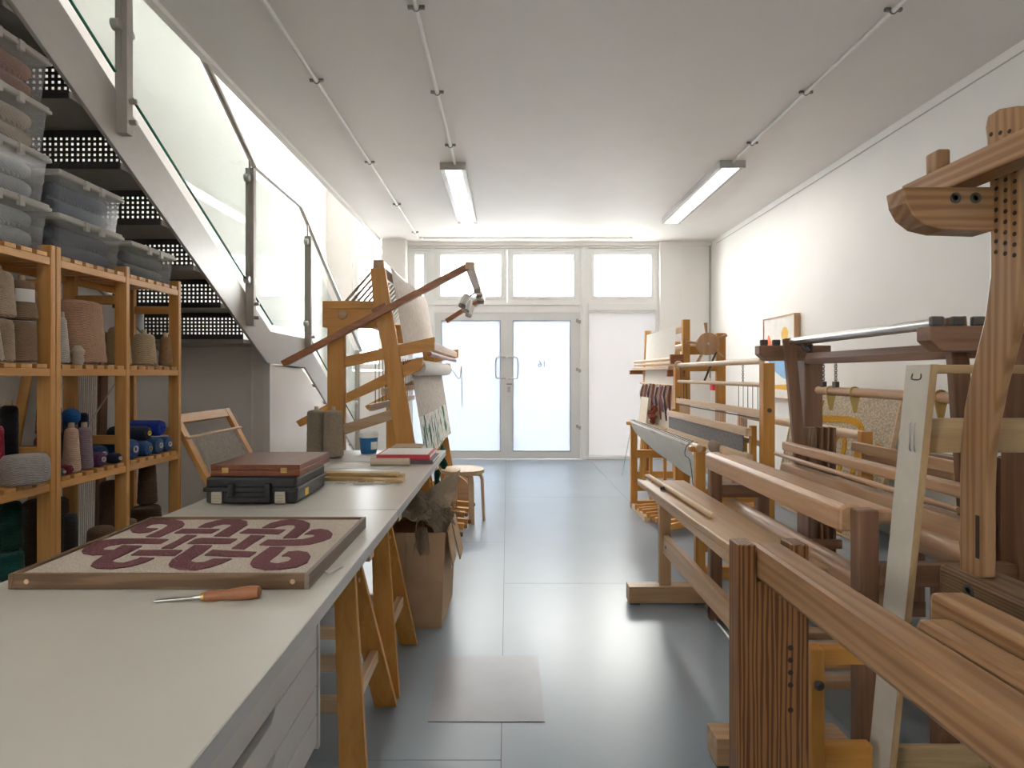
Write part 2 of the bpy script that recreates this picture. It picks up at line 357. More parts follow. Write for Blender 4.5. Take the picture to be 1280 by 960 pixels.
# glazed front -------------------------------------------------------
fy0, fy1 = YB + .01, YB + .08
struct('trim_5', MB().box(-1.135, -1.075, fy0 - .02, fy1, 0, 3.115), UPVC, label='white mullion left of the doors')
struct('trim_6', MB().box(1.075, 1.19, fy0 - .02, fy1, 0, 3.115).box(1.11, 1.155, fy0 - .04, fy0 - .02, 0, 3.115), UPVC, label='white mullion between the doors and the blind')
struct('trim_7', MB().box(-1.45, 2.219, fy0 - .01, fy1, 2.163, 2.31).box(-1.45, 1.07, fy0 - .03, fy0 - .01, 2.27, 2.305), UPVC, label='white transom above the doors')
def top_window(n, x0, x1, handle, label):
    w = struct('window_%d' % n, ring(MB(), x0, x1, 2.31, 3.112, .05, fy0, fy1), UPVC, label=label)
    ix0, ix1, iz0, iz1 = x0 + .05, x1 - .05, 2.36, 3.062
    obj('sash', ring(MB(), ix0, ix1, iz0, iz1, .048, fy0 - .015, fy1 - .02), UPVC, w, .004)
    obj('pane', MB().box(ix0 + .045, ix1 - .045, fy0 + .02, fy0 + .026, iz0 + .045, iz1 - .045), WINGL, w)
    xm = (x0 + x1) / 2
    if handle: obj('handle', MB().box(xm - .06, xm + .05, fy0 - .04, fy0 - .015, iz0 + .012, iz0 + .03).box(xm - .015, xm + .015, fy0 - .03, fy0, iz0 + .005, iz0 + .04), UPVC, w, .003)
    obj('trickle_vent', MB().box(xm - .17, xm + .17, fy0 - .02, fy0, iz1 + .008, iz1 + .03), UPVC, w, .003)
top_window(1, -1.45, -1.136, False, 'narrow top window beside the white pier')
top_window(2, -1.075, -0.0005, True, 'top window above the left glazed door')
top_window(3, 0.0005, 1.0745, True, 'top window above the right glazed door')
top_window(4, 1.19, 2.219, True, 'top window above the white blind panel')
# side glazing of stairwell
for n, (z0, z1, lab) in enumerate(((1.32, 3.02, 'tall window beside the staircase below the ceiling line'), (3.1, 5.75, 'upper stairwell window above the ceiling line'))):
    w = struct('window_%d' % (5 + n), ring(MB(), -2.28, -1.81, z0, z1, .045, fy0, fy1), UPVC, label=lab)
    if n == 0: obj('sash', ring(MB(), -2.235, -1.855, z0 + .045, z1 - .045, .045, fy0 - .015, fy1 - .02), UPVC, w, .004)
    obj('pane', MB().box(-2.24, -1.85, fy0 + .02, fy0 + .026, z0 + .04, z1 - .04), WINGL, w)
w = struct('window_7', ring(MB(), .9, 2.9, 3.6, 5.8, .07, fy0, fy1), UPVC, label='added upstairs window lighting the stairwell')  # unseen glazing added upstairs to send light into the stairwell
obj('pane', MB().box(.96, 2.84, fy0 + .02, fy0 + .026, 3.66, 5.74), WINGL, w)
w = struct('window_8', MB().box(-1.45, -1.14, fy0, fy1, 0, .12).box(-1.45, -1.14, fy0, fy1, 2.07, 2.165).box(-1.45, -1.40, fy0, fy1, .12, 2.07).box(-1.19, -1.14, fy0, fy1, .12, 2.07), UPVC, label='frosted side light left of the doors')
obj('pane', MB().box(-1.40, -1.19, fy0 + .03, fy0 + .036, .12, 2.07), FROST, w)
def glazed_door(n, x0, x1, gx0, gx1, hs, label):
    m = MB(); z0, z1, gz0, gz1 = .002, 2.163, .12, 2.04
    m.box(x0, gx0, fy0, fy1 - .02, z0, z1); m.box(gx1, x1, fy0, fy1 - .02, z0, z1); m.box(gx0, gx1, fy0, fy1 - .02, gz1, z1); m.box(gx0, gx1, fy0, fy1 - .02, z0, gz0)
    d = struct('door_%d' % n, m, flat('door_grey_white', (0.74, 0.75, 0.75), 0.35, var=0.01), label=label)
    obj('pane', MB().box(gx0, gx1, fy0 + .02, fy0 + .026, gz0, gz1), FROST, d)
    obj('glazing_gasket', ring(MB(), gx0 - .006, gx1 + .006, gz0 - .006, gz1 + .006, .007, fy0 - .003, fy0 + .02), GUN, d)
    hx = x1 - .02 if hs < 0 else x0 + .035; d2 = hs * .13
    pts = spline([(hx, fy0, 1.50), (hx, fy0 - .05, 1.50), (hx + d2 * .6, fy0 - .06, 1.50), (hx + d2, fy0 - .06, 1.47), (hx + d2, fy0 - .06, 1.22), (hx + d2 * .6, fy0 - .06, 1.19), (hx, fy0 - .05, 1.19), (hx, fy0, 1.19)], 4)
    obj('pull_handle', MB().tube(pts, .011, 10), STEEL, d)
    return d
dl = glazed_door(1, -1.072, -.014, -.967, -.106, -1, 'left leaf of the frosted double doors')
dr = glazed_door(2, -.012, 1.0745, .088, .93, 1, 'right leaf of the frosted double doors with house number')
obj('meeting_stile', MB().box(-.035, .012, fy1 - .02, fy1 - .012, .002, 2.163), UPVC, dl)
obj('lock_case', MB().box(.005, .045, fy0 - .012, fy0, .985, 1.07), STEEL, dr, .003)
obj('thumb_turn', MB().box(-.01, .075, fy0 - .035, fy0 - .012, 1.10, 1.115), GUN, dr, .002)
for z in (2.02, 1.30, .46): obj('hinge', MB().box(1.015, 1.05, fy0 - .02, fy0, z, z + .05).box(1.05, 1.085, fy0 - .03, fy0 - .005, z - .02, z + .03), STEELP, dr, .003)
tcv = bpy.data.curves.new('house_number', 'FONT'); tcv.body = '16'; tcv.size = .13; tcv.align_x = 'CENTER'; tcv.extrude = .0008
to = bpy.data.objects.new('tmp', tcv); COL.objects.link(to); dg = bpy.context.evaluated_depsgraph_get(); dg.update()
tm = bpy.data.meshes.new_from_object(to.evaluated_get(dg)); bpy.data.objects.remove(to)
hn = bpy.data.objects.new('house_number', tm); COL.objects.link(hn); hn.parent = dr
tm.materials.clear(); tm.materials.append(flat('number_grey', (0.18, 0.2, 0.23), 0.5))
hn.location = Vector((.515, fy0 + .0185, 1.36)) - dr.location; hn.rotation_euler = (math.pi / 2, 0, math.pi)
hn['label'] = 'dark house number 16 seen reversed through the glass'
bl = thing('roller_blind', (1.69, YB, 0), 'white roller blind covering the tall pane beside the doors', 'blind')
obj('fabric', MB().box(1.19, 2.2, YB + .02, YB + .024, .05, 2.19), BLIND, bl)
obj('head_box', MB().box(1.19, 2.2, YB - .02, YB + .07, 2.19, 2.30), UPVC, bl, .006)
obj('bottom_rail', MB().box(1.19, 2.219, YB - .035, YB + .06, 0.0, .05), UPVC, bl, .006)
obj('side_channel', MB().box(1.185, 1.205, YB - .01, YB + .06, .05, 2.19), UPVC, bl); obj('side_channel', MB().box(2.185, 2.219, YB - .01, YB + .06, .05, 2.19), UPVC, bl)
# outside --------------------------------------------------------------
struct('ground_outside', MB().box(-14, 14, YB + .15, 30, -.2, -.02), flat('paving', (0.5, 0.5, 0.5), 0.8), label='pale paving outside the doors')
bd = thing('building', (-2.5, 17, -.02), 'pale rendered building across the yard outside', 'building')
obj('facade', MB().box(-11, 1.2, 17, 19, -.02, 6.6), flat('render_pale', (0.66, 0.70, 0.76), 0.8), bd)
for (a, b_, c, d_) in ((-9.4, -7.6, 3.6, 5.4), (-6.2, -4.4, 3.6, 5.4), (-3.0, -1.2, 3.6, 5.4), (-9.4, -7.6, .9, 2.7), (-6.2, -4.4, .9, 2.7), (-3.0, -1.2, .9, 2.7)):
    wf = obj('window_frame', ring(MB(), a, b_, c, d_, .1, 16.94, 17.0), UPVC, bd)
    obj('pane', MB().box(a + .1, b_ - .1, 16.97, 16.99, c + .1, d_ - .1), flat('dark_pane', (0.28, 0.36, 0.45), 0.15), wf)
obj('parapet', MB().box(-11.1, 1.3, 16.9, 19, 6.6, 6.8), UPVC, bd)
# ---------------------------------------------------------------- staircase
SX = -1.90
st = thing('staircase', (-2.25, 5.0, 0), 'grey steel staircase with perforated risers climbing over the shelves', 'staircase')
zu = lambda y: 1.59 + .565 * (4.61 - y)
zl = lambda y: 1.34 + .565 * (4.55 - y)
poly = [(1.1, zu(1.1)), (4.61, 1.59), (5.4, 1.585), (8.1, 1.585 - .565 * 2.7), (8.1, .003), (7.72, .003), (5.4, 1.315), (4.55, 1.34), (1.1, zl(1.1))]
obj('stringer', MB().prism(poly, SX, SX + .02), STRINGM, st, .002)
obj('stringer', MB().prism(poly, XL + .005, XL + .025), STRINGM, st)
nh, nr = 26, 5; rw_, rx0 = .714, XL + .03
def riser_mesh(y, zb):
    mb = MB(); p = rw_ / nh; hz = .0262; s = .0068
    def both(x0, x1, z0, z1): mb.box(x0, x1, y, y + .003, z0, z1)
    both(rx0, rx0 + rw_, zb - .03, zb); both(rx0, rx0 + rw_, zb + hz * nr, zb + .160)
    for j in range(nr):
        z0 = zb + j * hz; zc = z0 + hz / 2
        both(rx0, rx0 + rw_, z0, zc - s); both(rx0, rx0 + rw_, zc + s, z0 + hz)
        for i in range(nh + 1):
            a = rx0 + max(0, i - .5) * p + (s if i else 0); b_ = rx0 + min(nh, i + .5) * p - (s if i < nh else 0)
            both(a, b_, zc - s, zc + s)
    return mb
k0 = None
for k in range(-4, 6):
    yk, zk = 2.52 + .333 * k, 2.4806 - .1895 * k
    if k0 is None: k0 = obj('riser', riser_mesh(yk, zk), DARKST, st); kz = (yk, zk)
    else: share(k0, 'riser', st, (0, yk - kz[0], zk - kz[1]))
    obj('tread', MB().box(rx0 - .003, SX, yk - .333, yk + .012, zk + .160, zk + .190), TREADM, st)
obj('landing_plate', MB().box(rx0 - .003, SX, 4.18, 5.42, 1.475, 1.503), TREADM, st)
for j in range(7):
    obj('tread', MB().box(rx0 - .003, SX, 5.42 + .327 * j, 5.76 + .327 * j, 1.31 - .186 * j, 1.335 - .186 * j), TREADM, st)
struct('wall_understair', MB().prism([(4.66, .0), (7.68, .0), (5.38, 1.30), (4.66, 1.325)], SX - .03, SX - .002), WHITE, label='white boxed-in side panel under the stair flight')
struct('wall_cupboard', MB().box(XL + .03, SX - .03, 4.66, 4.70, 0, 1.47), WHITE, label='white cupboard front under the stair landing')
struct('trim_8', MB().box(SX - .045, SX + .006, 4.63, 4.66, 0, 1.335).box(-2.06, -2.05, 4.652, 4.66, 0, 1.47).box(XL, -2.06, 4.652, 4.66, 1.27, 1.278), UPVC, label='white corner trim of the stair cupboard')
ba = thing('glass_balustrade', (-1.86, 4.5, 1.3), 'stainless steel and glass balustrade on the stair edge', 'balustrade')
PX = -1.865
def bpost(y, z0, z1, clamps):
    p = obj('post', MB().box(PX - .022, PX + .038, y - .022, y + .022, z0, z1).box(PX + .006, PX + .012, y - .027, y - .022, z0 + .3, z1), STEELP, ba, .003)
    for z in (z0 + .06, z0 + .16): obj('bolt', MB().lathe([(.013, 0), (.013, .03), (.008, .034)], (PX + .038, y + .0, z), 12, 0), STEEL, p)
    for z in clamps:
        for s in (-1, 1): obj('glass_clamp', MB().lathe([(.028, -.012), (.028, .02), (.022, .026)], (PX - .004, y + s * .042, z), 14, 0).box(PX - .008, PX + .008, y, y + s * .04, z - .02, z + .02), STEEL, p)
    return p
bpost(2.81, 2.41, 3.9, (2.92,)); bpost(4.20, 1.60, 2.74, (1.93, 2.66)); bpost(5.42, 1.44, 2.54, (1.72, 2.48)); bpost(7.2, .3, 1.55, (.9,)); bpost(1.5, 3.2, 4.4, (3.7,))
def pane(poly):
    g = obj('glass_pane', MB().prism(poly, PX - .006, PX + .006), GLASSB, ba)
    m = MB()
    n = len(poly)
    for i in range(n): m.bar((PX, *poly[i]), (PX, *poly[(i + 1) % n]), .0125, .004, up=(1, 0, 0)) if i < 2 else None
    obj('polished_edge', MB().bar((PX, *poly[0]), (PX, *poly[1]), .006, .0125, up=(1, 0, 0)), GLASSE, g)
pane([(2.86, 2.635), (4.15, 1.925), (4.15, 2.76), (2.86, 3.49)])
pane([(4.25, 1.85), (4.61, 1.645), (5.37, 1.645), (5.37, 2.52), (5.13, 2.69), (4.25, 2.69)])
pane([(5.47, 1.60), (7.15, .65), (7.15, 1.48), (5.47, 2.42)])
pane([(1.55, 3.36), (2.76, 2.69), (2.76, 3.55), (1.55, 4.23)])
hr = [(PX, 1.2, 4.52), (PX, 4.27, 2.79), (PX, 5.23, 2.77), (PX, 7.4, 1.55)]
m = MB()
for a, b_ in zip(hr, hr[1:]): m.tube([a, b_], .021, 12)
hrail = obj('handrail', m, STEEL, ba)
for y, z0, z1 in ((2.81, 3.56, 3.62), (4.20, 2.72, 2.82), (5.42, 2.52, 2.66)): rod('stem', ba, STEEL, (PX, y, z0), (PX, y, z1), .009)
# ---------------------------------------------------------------- ceiling services
zc = ZC - .016
def conduit(name, pts, label, group, clips, axis):
    t = thing(name, (pts[0][0], pts[0][1], ZC - .03), label, 'conduit', group)
    obj('pipe', MB().tube(pts, .0125, 10), WHITE, t)
    for c in clips:
        c = Vector(c); m = MB()
        if axis == 1:
            m.tube(spline([c + Vector((.018 * math.cos(a), 0, -.018 * math.sin(a) + .004)) for a in (0, .8, 1.57, 2.34, 3.14)], 3), .0045, 6)
            m.box(c.x - .045, c.x - .016, c.y - .008, c.y + .008, ZC - .018, ZC - .001); m.box(c.x + .016, c.x + .045, c.y - .008, c.y + .008, ZC - .018, ZC - .001)
        else: m.box(c.x - .008, c.x + .008, c.y - .04, c.y + .04, ZC - .03, ZC - .001)
        obj('saddle_clip', m, GUN if axis == 1 else UPVC, t)
conduit('conduit', [(-1.255, -1, zc), (-1.255, 8.2, zc)], 'white ceiling conduit near the stair opening, carrying no light', None, [(-1.255, y, zc) for y in (2.3, 3.82, 5.29, 6.6, 7.9)], 1)
conduit('conduit', [(-.48, 2.1, zc), (-.48, 5.32, zc)], 'white ceiling conduit feeding the light over the aisle', None, [(-.48, y, zc) for y in (3.06, 3.98, 4.9)], 1)
conduit('conduit', [(2.05, -1, zc), (2.05, 5.27, zc)], 'white ceiling conduit feeding the light over the looms', None, [(2.05, y, zc) for y in (3.08, 3.98, 4.85)], 1)
conduit('conduit', [(-1.255, 8.22, zc), (1.78, 8.22, zc)], 'white ceiling conduit running across above the glazed doors', None, [(x, 8.22, zc) for x in (-1.2, -.48, .4, 1.2, 1.74)], 0)
def batten(x, y0, y1, label, power=13.0):
    t = thing('ceiling_light', (x, (y0 + y1) / 2, ZC), label, 'ceiling light', 'batten ceiling lights')
    obj('housing', MB().box(x - .118, x + .118, y0, y0 + .02, ZC - .068, ZC).box(x - .118, x + .118, y1 - .02, y1, ZC - .068, ZC).box(x - .118, x - .07, y0 + .02, y1 - .02, ZC - .055, ZC).box(x + .07, x + .118, y0 + .02, y1 - .02, ZC - .055, ZC).box(x - .07, x + .07, y0 + .02, y1 - .02, ZC - .02, ZC), flat('fitting_grey', (0.50, 0.48, 0.46), 0.4), t, .002)
    obj('diffuser', MB().box(x - .07, x + .07, y0 + .02, y1 - .02, ZC - .062, ZC - .03), lampmat('diffuser', (1.0, 0.95, 0.88), power), t, .004)
batten(-.50, 5.32, 7.25, 'batten ceiling light over the aisle before the doors')
batten(2.05, 5.27, 7.25, 'batten ceiling light over the looms by the right wall')
batten(-.48, 0.1, 2.1, 'added out-of-view batten light brightening the near table and shelves', 8.0)  # extra batten added out of view to brighten the table and shelf fronts
rod('wall_cable', None, flat('cable_grey', (0.5, 0.48, 0.46), 0.6), (XR - .006, -1, ZC - .07), (XR - .006, 8.3, ZC - .07), .005, label='thin grey cable along the top of the right wall', cat='cable')
rod('pipe', None, flat('pipe_grey', (0.45, 0.44, 0.43), 0.5), (XR - .02, YB - .02, 1.2), (XR - .02, YB - .02, ZC), .012, label='thin vertical pipe in the far right corner', cat='pipe')
obj('alarm_call_point', MB().box(XR - .05, XR - .0, 8.33, 8.44, 1.02, 1.11), flat('red_plastic', (0.72, 0.03, 0.04), 0.35), None, .006, label='red alarm call point on the right wall beyond the looms', cat='alarm')
# ---------------------------------------------------------------- pine shelving under the stairs
FX, BXX = -1.90, -2.22          # front and back of the shelf units
LEV = (1.755, 1.293, .812, .33)
def upright(par, y, zt):
    bx('upright_post', par, 'shelfpine', FX - .06, FX, y, y + .026, 0, zt); bx('upright_post', par, 'shelfpine', BXX, BXX + .06, y, y + .026, 0, zt)
    for z in (.1, .9, 1.6): bx('upright_rung', par, 'shelfpine', BXX + .06, FX - .06, y + .004, y + .022, z, z + .045)
def shelving(name, label, ys, zt=1.79):
    t = thing(name, ((FX + BXX) / 2, (ys[0] + ys[-1]) / 2, 0), label, 'shelf unit')
    for y in ys: upright(t, y, zt)
    for a, b_ in zip(ys, ys[1:]):
        y0, y1 = a + .027, b_ - .001
        for z in LEV:
            bx('front_batten', t, 'shelfpine', FX - .022, FX - .002, y0, y1, z - .05, z - .018); bx('back_batten', t, 'shelfpine', BXX + .004, BXX + .024, y0, y1, z - .05, z - .018)
            src = None; n = 6; p = (y1 - y0) / n
            for i in range(n):
                if src is None: src = bx('slat', t, 'shelfpine', BXX + .002, FX - .001, y0 + .006, y0 + p - .016, z - .018, z, .002)
                else: share(src, 'slat', t, (0, p * i, 0))
    return t
sa = shelving('shelf_unit', 'pine slatted shelf unit holding the tall stack of four clear boxes', (1.93, 2.415))
sb = shelving('shelf_unit', 'two-bay pine slatted shelf unit holding the dark blue yarn boxes', (2.445, 2.895, 3.355))
for p, q in (((BXX - .004, 1.96, .35), (BXX - .004, 2.40, 1.25)),): rod('cross_brace', sa, STEEL, p, q, .004)
rod('cross_brace', sa, STEEL, (FX - .28, 2.05, .95), (FX - .28, 2.4, .35), .004)
rod('cross_brace', sb, STEEL, (BXX - .004, 2.47, .35), (BXX - .004, 3.34, 1.25), .004)
# ---------------------------------------------------------------- clear plastic boxes
def tub(y0, y1, z0, h, label, fills, skein='', x0=-2.235, x1=-1.895):
    t = thing('storage_box', ((x0 + x1) / 2, (y0 + y1) / 2, z0), label, 'storage box', 'clear lidded boxes on the shelves')
    m = MB(); i = .022; th = .003; zt = z0 + h - .02
    a = [(x0 + i, y0 + i), (x1 - i, y0 + i), (x1 - i, y1 - i), (x0 + i, y1 - i)]; b_ = [(x0 + .008, y0 + .008), (x1 - .008, y0 + .008), (x1 - .008, y1 - .008), (x0 + .008, y1 - .008)]
    m.add([(*p, z0 + .001) for p in a] + [(*p, zt) for p in b_], [(0, 1, 2, 3)] + [(k, (k + 1) % 4, 4 + (k + 1) % 4, 4 + k) for k in range(4)])
    obj('tub', m, BOXM, t)
    lid = obj('lid', MB().box(x0, x1, y0, y1, zt, z0 + h - .004).box(x0 - .006, x1 + .006, y0 - .006, y1 + .006, zt - .012, zt + .004), LIDM, t, .005)
    ym = (y0 + y1) / 2
    for d in (-.05, .05): obj('lid_clip', MB().box(x1 - .004, x1 + .012, ym + d - .012, ym + d + .012, zt - .03, zt + .01), LIDM, lid, .002)
    for j in range(2):
        for i in range(3):
            r = (h - .042) / 4.1; r = min(r, .0445); c = fills; rnd = random.Random(int(z0 * 997) + 7 * i + j + int(y0 * 31)); L = y1 - y0 - .075; N_ = 9
            pr = [(r * (.80 if q in (0, N_) else 1 - .10 * rnd.random()), -L / 2 + L * q / N_) for q in range(N_ + 1)]
            obj('yarn_skein', MB().lathe(pr, ((x0 + x1) / 2 + (i - 1) * .093, ym, z0 + .004 + r + j * 2 * r), 14, 1), yarn(c[0], c[1], 160), None,
                label=c[2] + ' inside the ' + skein, cat='yarn', group='skeins inside the ' + skein)
NAVY = ('navy_skein', (0.022, 0.032, 0.07), 'dark navy yarn skein'); BLU = ('slate_skein', (0.055, 0.085, 0.14), 'slate blue yarn skein')
RUST = ('rust_skein', (0.32, 0.12, 0.05), 'rust brown yarn skein'); CREAM = ('cream_skein', (0.50, 0.38, 0.26), 'straw coloured yarn skein')
PALE = ('pale_skein', (0.45, 0.47, 0.46), 'pale grey yarn skein'); GRN = ('greygreen_skein', (0.10, 0.125, 0.12), 'dark grey green yarn skein')
tub(2.005, 2.405, LEV[0] + .001, .20, 'bottom clear box in the stack of four, with pale wool', PALE, 'bottom box of the stack of four')
tub(2.005, 2.405, LEV[0] + .202, .20, 'second clear box up in the stack of four', PALE, 'second box of the stack of four')
tub(2.005, 2.405, LEV[0] + .403, .20, 'third clear box up, with straw coloured wool', CREAM, 'third box of the stack of four')
tub(2.005, 2.405, LEV[0] + .604, .20, 'topmost clear box in the stack of four, with rust wool', RUST, 'topmost box of the stack of four')
tub(2.455, 2.86, LEV[0] + .001, .185, 'lower clear box of the pair, holding navy yarn', NAVY, 'lower box of the pair')
tub(2.455, 2.86, LEV[0] + .187, .185, 'upper clear box of the pair, holding slate blue yarn', BLU, 'upper box of the pair')
tub(2.925, 3.31, LEV[0] + .001, .175, 'single clear box with dark green-grey yarn at the end of the shelves', GRN, 'single box at the shelf end')
# ---------------------------------------------------------------- wound yarn
def cone(x, y, z, r0, r1, h, c, label, core=True, coltop=(0.45, 0.36, 0.25)):
    t = thing('yarn_cone', (x, y, z), label, 'yarn', 'wound yarn on the shelves')
    n = 12; pr = [(r0 * .86, .006)]
    for k in range(n + 1):
        u = k / n; pr.append(((r0 + (r1 - r0) * u) * (1 + .012 * math.sin(k * 2.4)), .014 + (h - .03) * u))
    pr.append((r1 * .85, h - .006)); pr.append((r1 * .5, h))
    obj('wound_yarn', MB().lathe(pr, (x, y, z), 26), yarn(*c), t)
    if core: obj('core', MB().lathe([(.013, h - .01), (.012, h + .022), (.008, h + .022)], (x, y, z), 14), flat('core_card', coltop, 0.7), t)
    return t
def roll(x0, x1, y, z, r, c, label, core=(0.5, 0.5, 0.48)):
    """lying bobbin, axis across the shelf, its end towards the room"""
    zc_ = z + r; t = thing('yarn_roll', ((x0 + x1) / 2, y, z), label, 'yarn', 'wound yarn on the shelves')
    L = x1 - x0
    obj('wound_yarn', MB().lathe([(r * .45, 0), (r * .85, .004), (r, .02), (r, L - .02), (r * .88, L - .005), (r * .45, L)], (x0, y, zc_), 22, 0), yarn(*c), t)
    obj('core', MB().lathe([(r * .34, L - .004), (r * .34, L + .006), (r * .22, L + .006), (r * .2, L - .002)], (x0, y, zc_), 14, 0), flat('core_%.2f' % sum(core), core, 0.6), t)
    return t
TAN = ('tan', (0.40, 0.30, 0.21), 150); BRN = ('brown_tan', (0.29, 0.19, 0.125), 150); ECRU = ('ecru', (0.52, 0.45, 0.35), 140); PNK = ('pink_tan', (0.47, 0.285, 0.19), 120)
z1 = LEV[1] + .001; z2 = LEV[2] + .001; z3 = LEV[3] + .001
cone(-1.97, 2.354, z1, .052, .047, .17, BRN, 'mid brown yarn cone under the labelled cone', False)
tl = cone(-1.97, 2.354, z1 + .172, .055, .043, .165, ('labelled', (0.27, 0.18, 0.12), 150), 'mid brown yarn cone with a white paper label')
lab = obj('paper_label', MB().sheet(lambda u, v: Vector((-1.97, 2.354, z1 + .172)) + Vector((.0535 * math.cos(-1.25 + 1.25 * u), .0535 * math.sin(-1.25 + 1.25 * u), .075 + .052 * v)), 8, 2), PAPER, tl)
cone(-1.965, 2.238, z1, .052, .048, .17, TAN, 'pale tan yarn cone under another tan cone', False); cone(-1.965, 2.238, z1 + .172, .056, .046, .18, ('tan_up', (0.42, 0.32, 0.23), 150), 'pale tan yarn cone stacked on a tan cone')
cone(-1.92, 2.14, z1, .05, .035, .155, ECRU, 'ecru yarn cone before the stacked tan cones')
cone(-2.02, 2.705, z1, .128, .108, .30, PNK, 'very large pinkish tan yarn cone', False)
cone(-1.935, 2.515, z1, .034, .02, .205, ('white_cone', (0.60, 0.57, 0.53), 150), 'slim white yarn cone beside the very large cone')
obj('knitted_swatch', MB().lathe([(.02, 0), (.028, .02), (.022, .04), (.03, .06), (.012, .085)], (-1.912, 2.583, z1), 12, ex=.7), yarn('cream_knit', (0.62, 0.52, 0.42), 200), label='small cream knitted scrap before the very large cone', cat='knitting')
cone(-2.0, 2.985, z1, .06, .045, .20, ('straw_a', (0.46, 0.35, 0.20), 150), 'straw yarn cone half hidden by the shelf post')
cone(-1.96, 3.13, z1, .062, .05, .175, ('straw_b', (0.44, 0.34, 0.21), 120), 'plump straw yarn cone in the end bay')
cone(-1.935, 3.285, z1, .036, .026, .17, ('ginger', (0.33, 0.19, 0.09), 150), 'slim ginger brown yarn cone by the end post')
# level with coloured yarn
RED = ('crimson', (0.33, 0.008, 0.035), 150); ROSE = ('dusty_rose', (0.30, 0.11, 0.13), 150)
cone(-2.052, 2.308, z2, .041, .038, .235, RED, 'crimson yarn cone behind the flat grey cheese', False)
cone(-1.915, 2.09, z2, .045, .03, .12, ('coral', (0.62, 0.06, 0.05), 150), 'bright coral yarn cone at the edge of the shelf', False)
cone(-2.046, 2.382, z2, .031, .03, .31, ('black_yarn', (0.010, 0.010, 0.014), 150), 'tall black yarn cone', True, (0.5, 0.48, 0.45))
t = thing('yarn_cheese', (-1.96, 2.265, z2), 'flat round cheese of pale grey yarn', 'yarn', 'wound yarn on the shelves')
# wound flat package in front
obj('wound_yarn', MB().lathe([(.065, 0), (.079, .012), (.083, .05), (.08, .095), (.068, .115), (.03, .117)], (-1.925, 2.315, z2), 28), yarn('pale_grey', (0.40, 0.36, 0.35), 130), t)
cone(-1.975, 2.50, z2, .033, .03, .165, ('rose_b', (0.28, 0.10, 0.125), 150), 'old rose yarn cone under a grey purple cone', False)
cone(-2.022, 2.56, z2 + .167, .048, .044, .135, ('grey_purple', (0.13, 0.085, 0.10), 150), 'grey purple yarn cone stacked above the rose cone', True, (0.65, 0.52, 0.33))
cone(-2.04, 2.565, z2, .045, .042, .165, ('rose_c', (0.25, 0.09, 0.11), 150), 'rose yarn cone at the back under the grey purple cone', False)
cone(-1.935, 2.575, z2, .036, .026, .20, ('blush', (0.58, 0.40, 0.30), 150), 'blush pink yarn cone beside the lilac one', True, (0.6, 0.5, 0.36))
cone(-1.94, 2.66, z2, .036, .028, .195, ('lilac', (0.32, 0.235, 0.27), 150), 'lilac yarn cone beside the blush pink one', True, (0.55, 0.5, 0.42))
cone(-2.10, 2.68, z2, .05, .048, .235, ('midnight', (0.008, 0.012, 0.03), 150), 'midnight blue yarn cone at the back of the middle bay', False)
cone(-2.145, 2.80, z2, .05, .048, .25, ('teal_dark', (0.010, 0.035, 0.06), 150), 'dark teal yarn cone at the back of the middle bay', False)
obj('yarn_ball', MB().lathe([(.005, 0), (.024, .008), (.036, .03), (.037, .05), (.03, .07), (.012, .082)], (-2.0, 2.66, z2 + .2), 16), yarn('azure', (0.012, 0.10, 0.32), 180), label='azure blue yarn ball perched above the lilac cone', cat='yarn')
cone(-2.0, 2.66, z2, .03, .028, .198, ('navy_under', (0.015, 0.02, 0.06), 150), 'navy yarn cone hidden behind the lilac one', False)
roll(-2.085, -1.965, 2.825, z2, .046, ('blue_roll_a', (0.02, 0.06, 0.17), 170), 'mid blue yarn roll lying in the middle bay')
roll(-2.08, -1.905, 2.735, z2, .036, ('plum', (0.10, 0.035, 0.09), 170), 'plum yarn roll lying beside the lilac cone')
roll(-1.96, -1.90, 2.845, z2, .026, ('navy_small', (0.018, 0.022, 0.06), 170), 'small navy yarn roll against the middle post', (0.6, 0.58, 0.55))
roll(-2.02, -1.905, 2.493, z2, .018, ('steel_grey', (0.10, 0.13, 0.135), 170), 'tiny steel grey bobbin at the edge of the middle bay', (0.6, 0.6, 0.6))
roll(-2.02, -1.90, 2.528, z2, .022, ('claret', (0.18, 0.012, 0.03), 170), 'tiny claret bobbin beside the steel grey one', (0.2, 0.02, 0.04))
cone(-2.18, 2.975, z2, .03, .028, .24, ('ink', (0.012, 0.02, 0.07), 150), 'ink blue yarn cone standing in the end bay', False)
roll(-2.13, -1.915, 2.985, z2, .052, ('cobalt_a', (0.018, 0.075, 0.24), 170), 'large cobalt yarn roll by the middle post')
roll(-2.12, -1.91, 3.10, z2, .04, ('cobalt_b', (0.018, 0.075, 0.25), 170), 'cobalt yarn roll between the large and far blue rolls', (0.3, 0.2, 0.1))
roll(-2.12, -1.91, 3.195, z2, .046, ('cobalt_c', (0.03, 0.10, 0.26), 170), 'pale cobalt yarn roll under the royal blue one', (0.55, 0.58, 0.6))
roll(-2.12, -1.915, 3.29, z2, .042, ('cobalt_d', (0.025, 0.09, 0.25), 170), 'cobalt yarn roll against the end post', (0.55, 0.58, 0.6))
roll(-2.14, -1.93, 3.125, z2 + .082, .038, ('denim_dark', (0.012, 0.022, 0.05), 170), 'dark denim yarn roll with a yellow core on top', (0.75, 0.5, 0.05))
roll(-2.14, -1.92, 3.235, z2 + .094, .044, ('royal', (0.008, 0.035, 0.36), 170), 'bright royal blue yarn roll on top of the pile', (0.02, 0.06, 0.4))
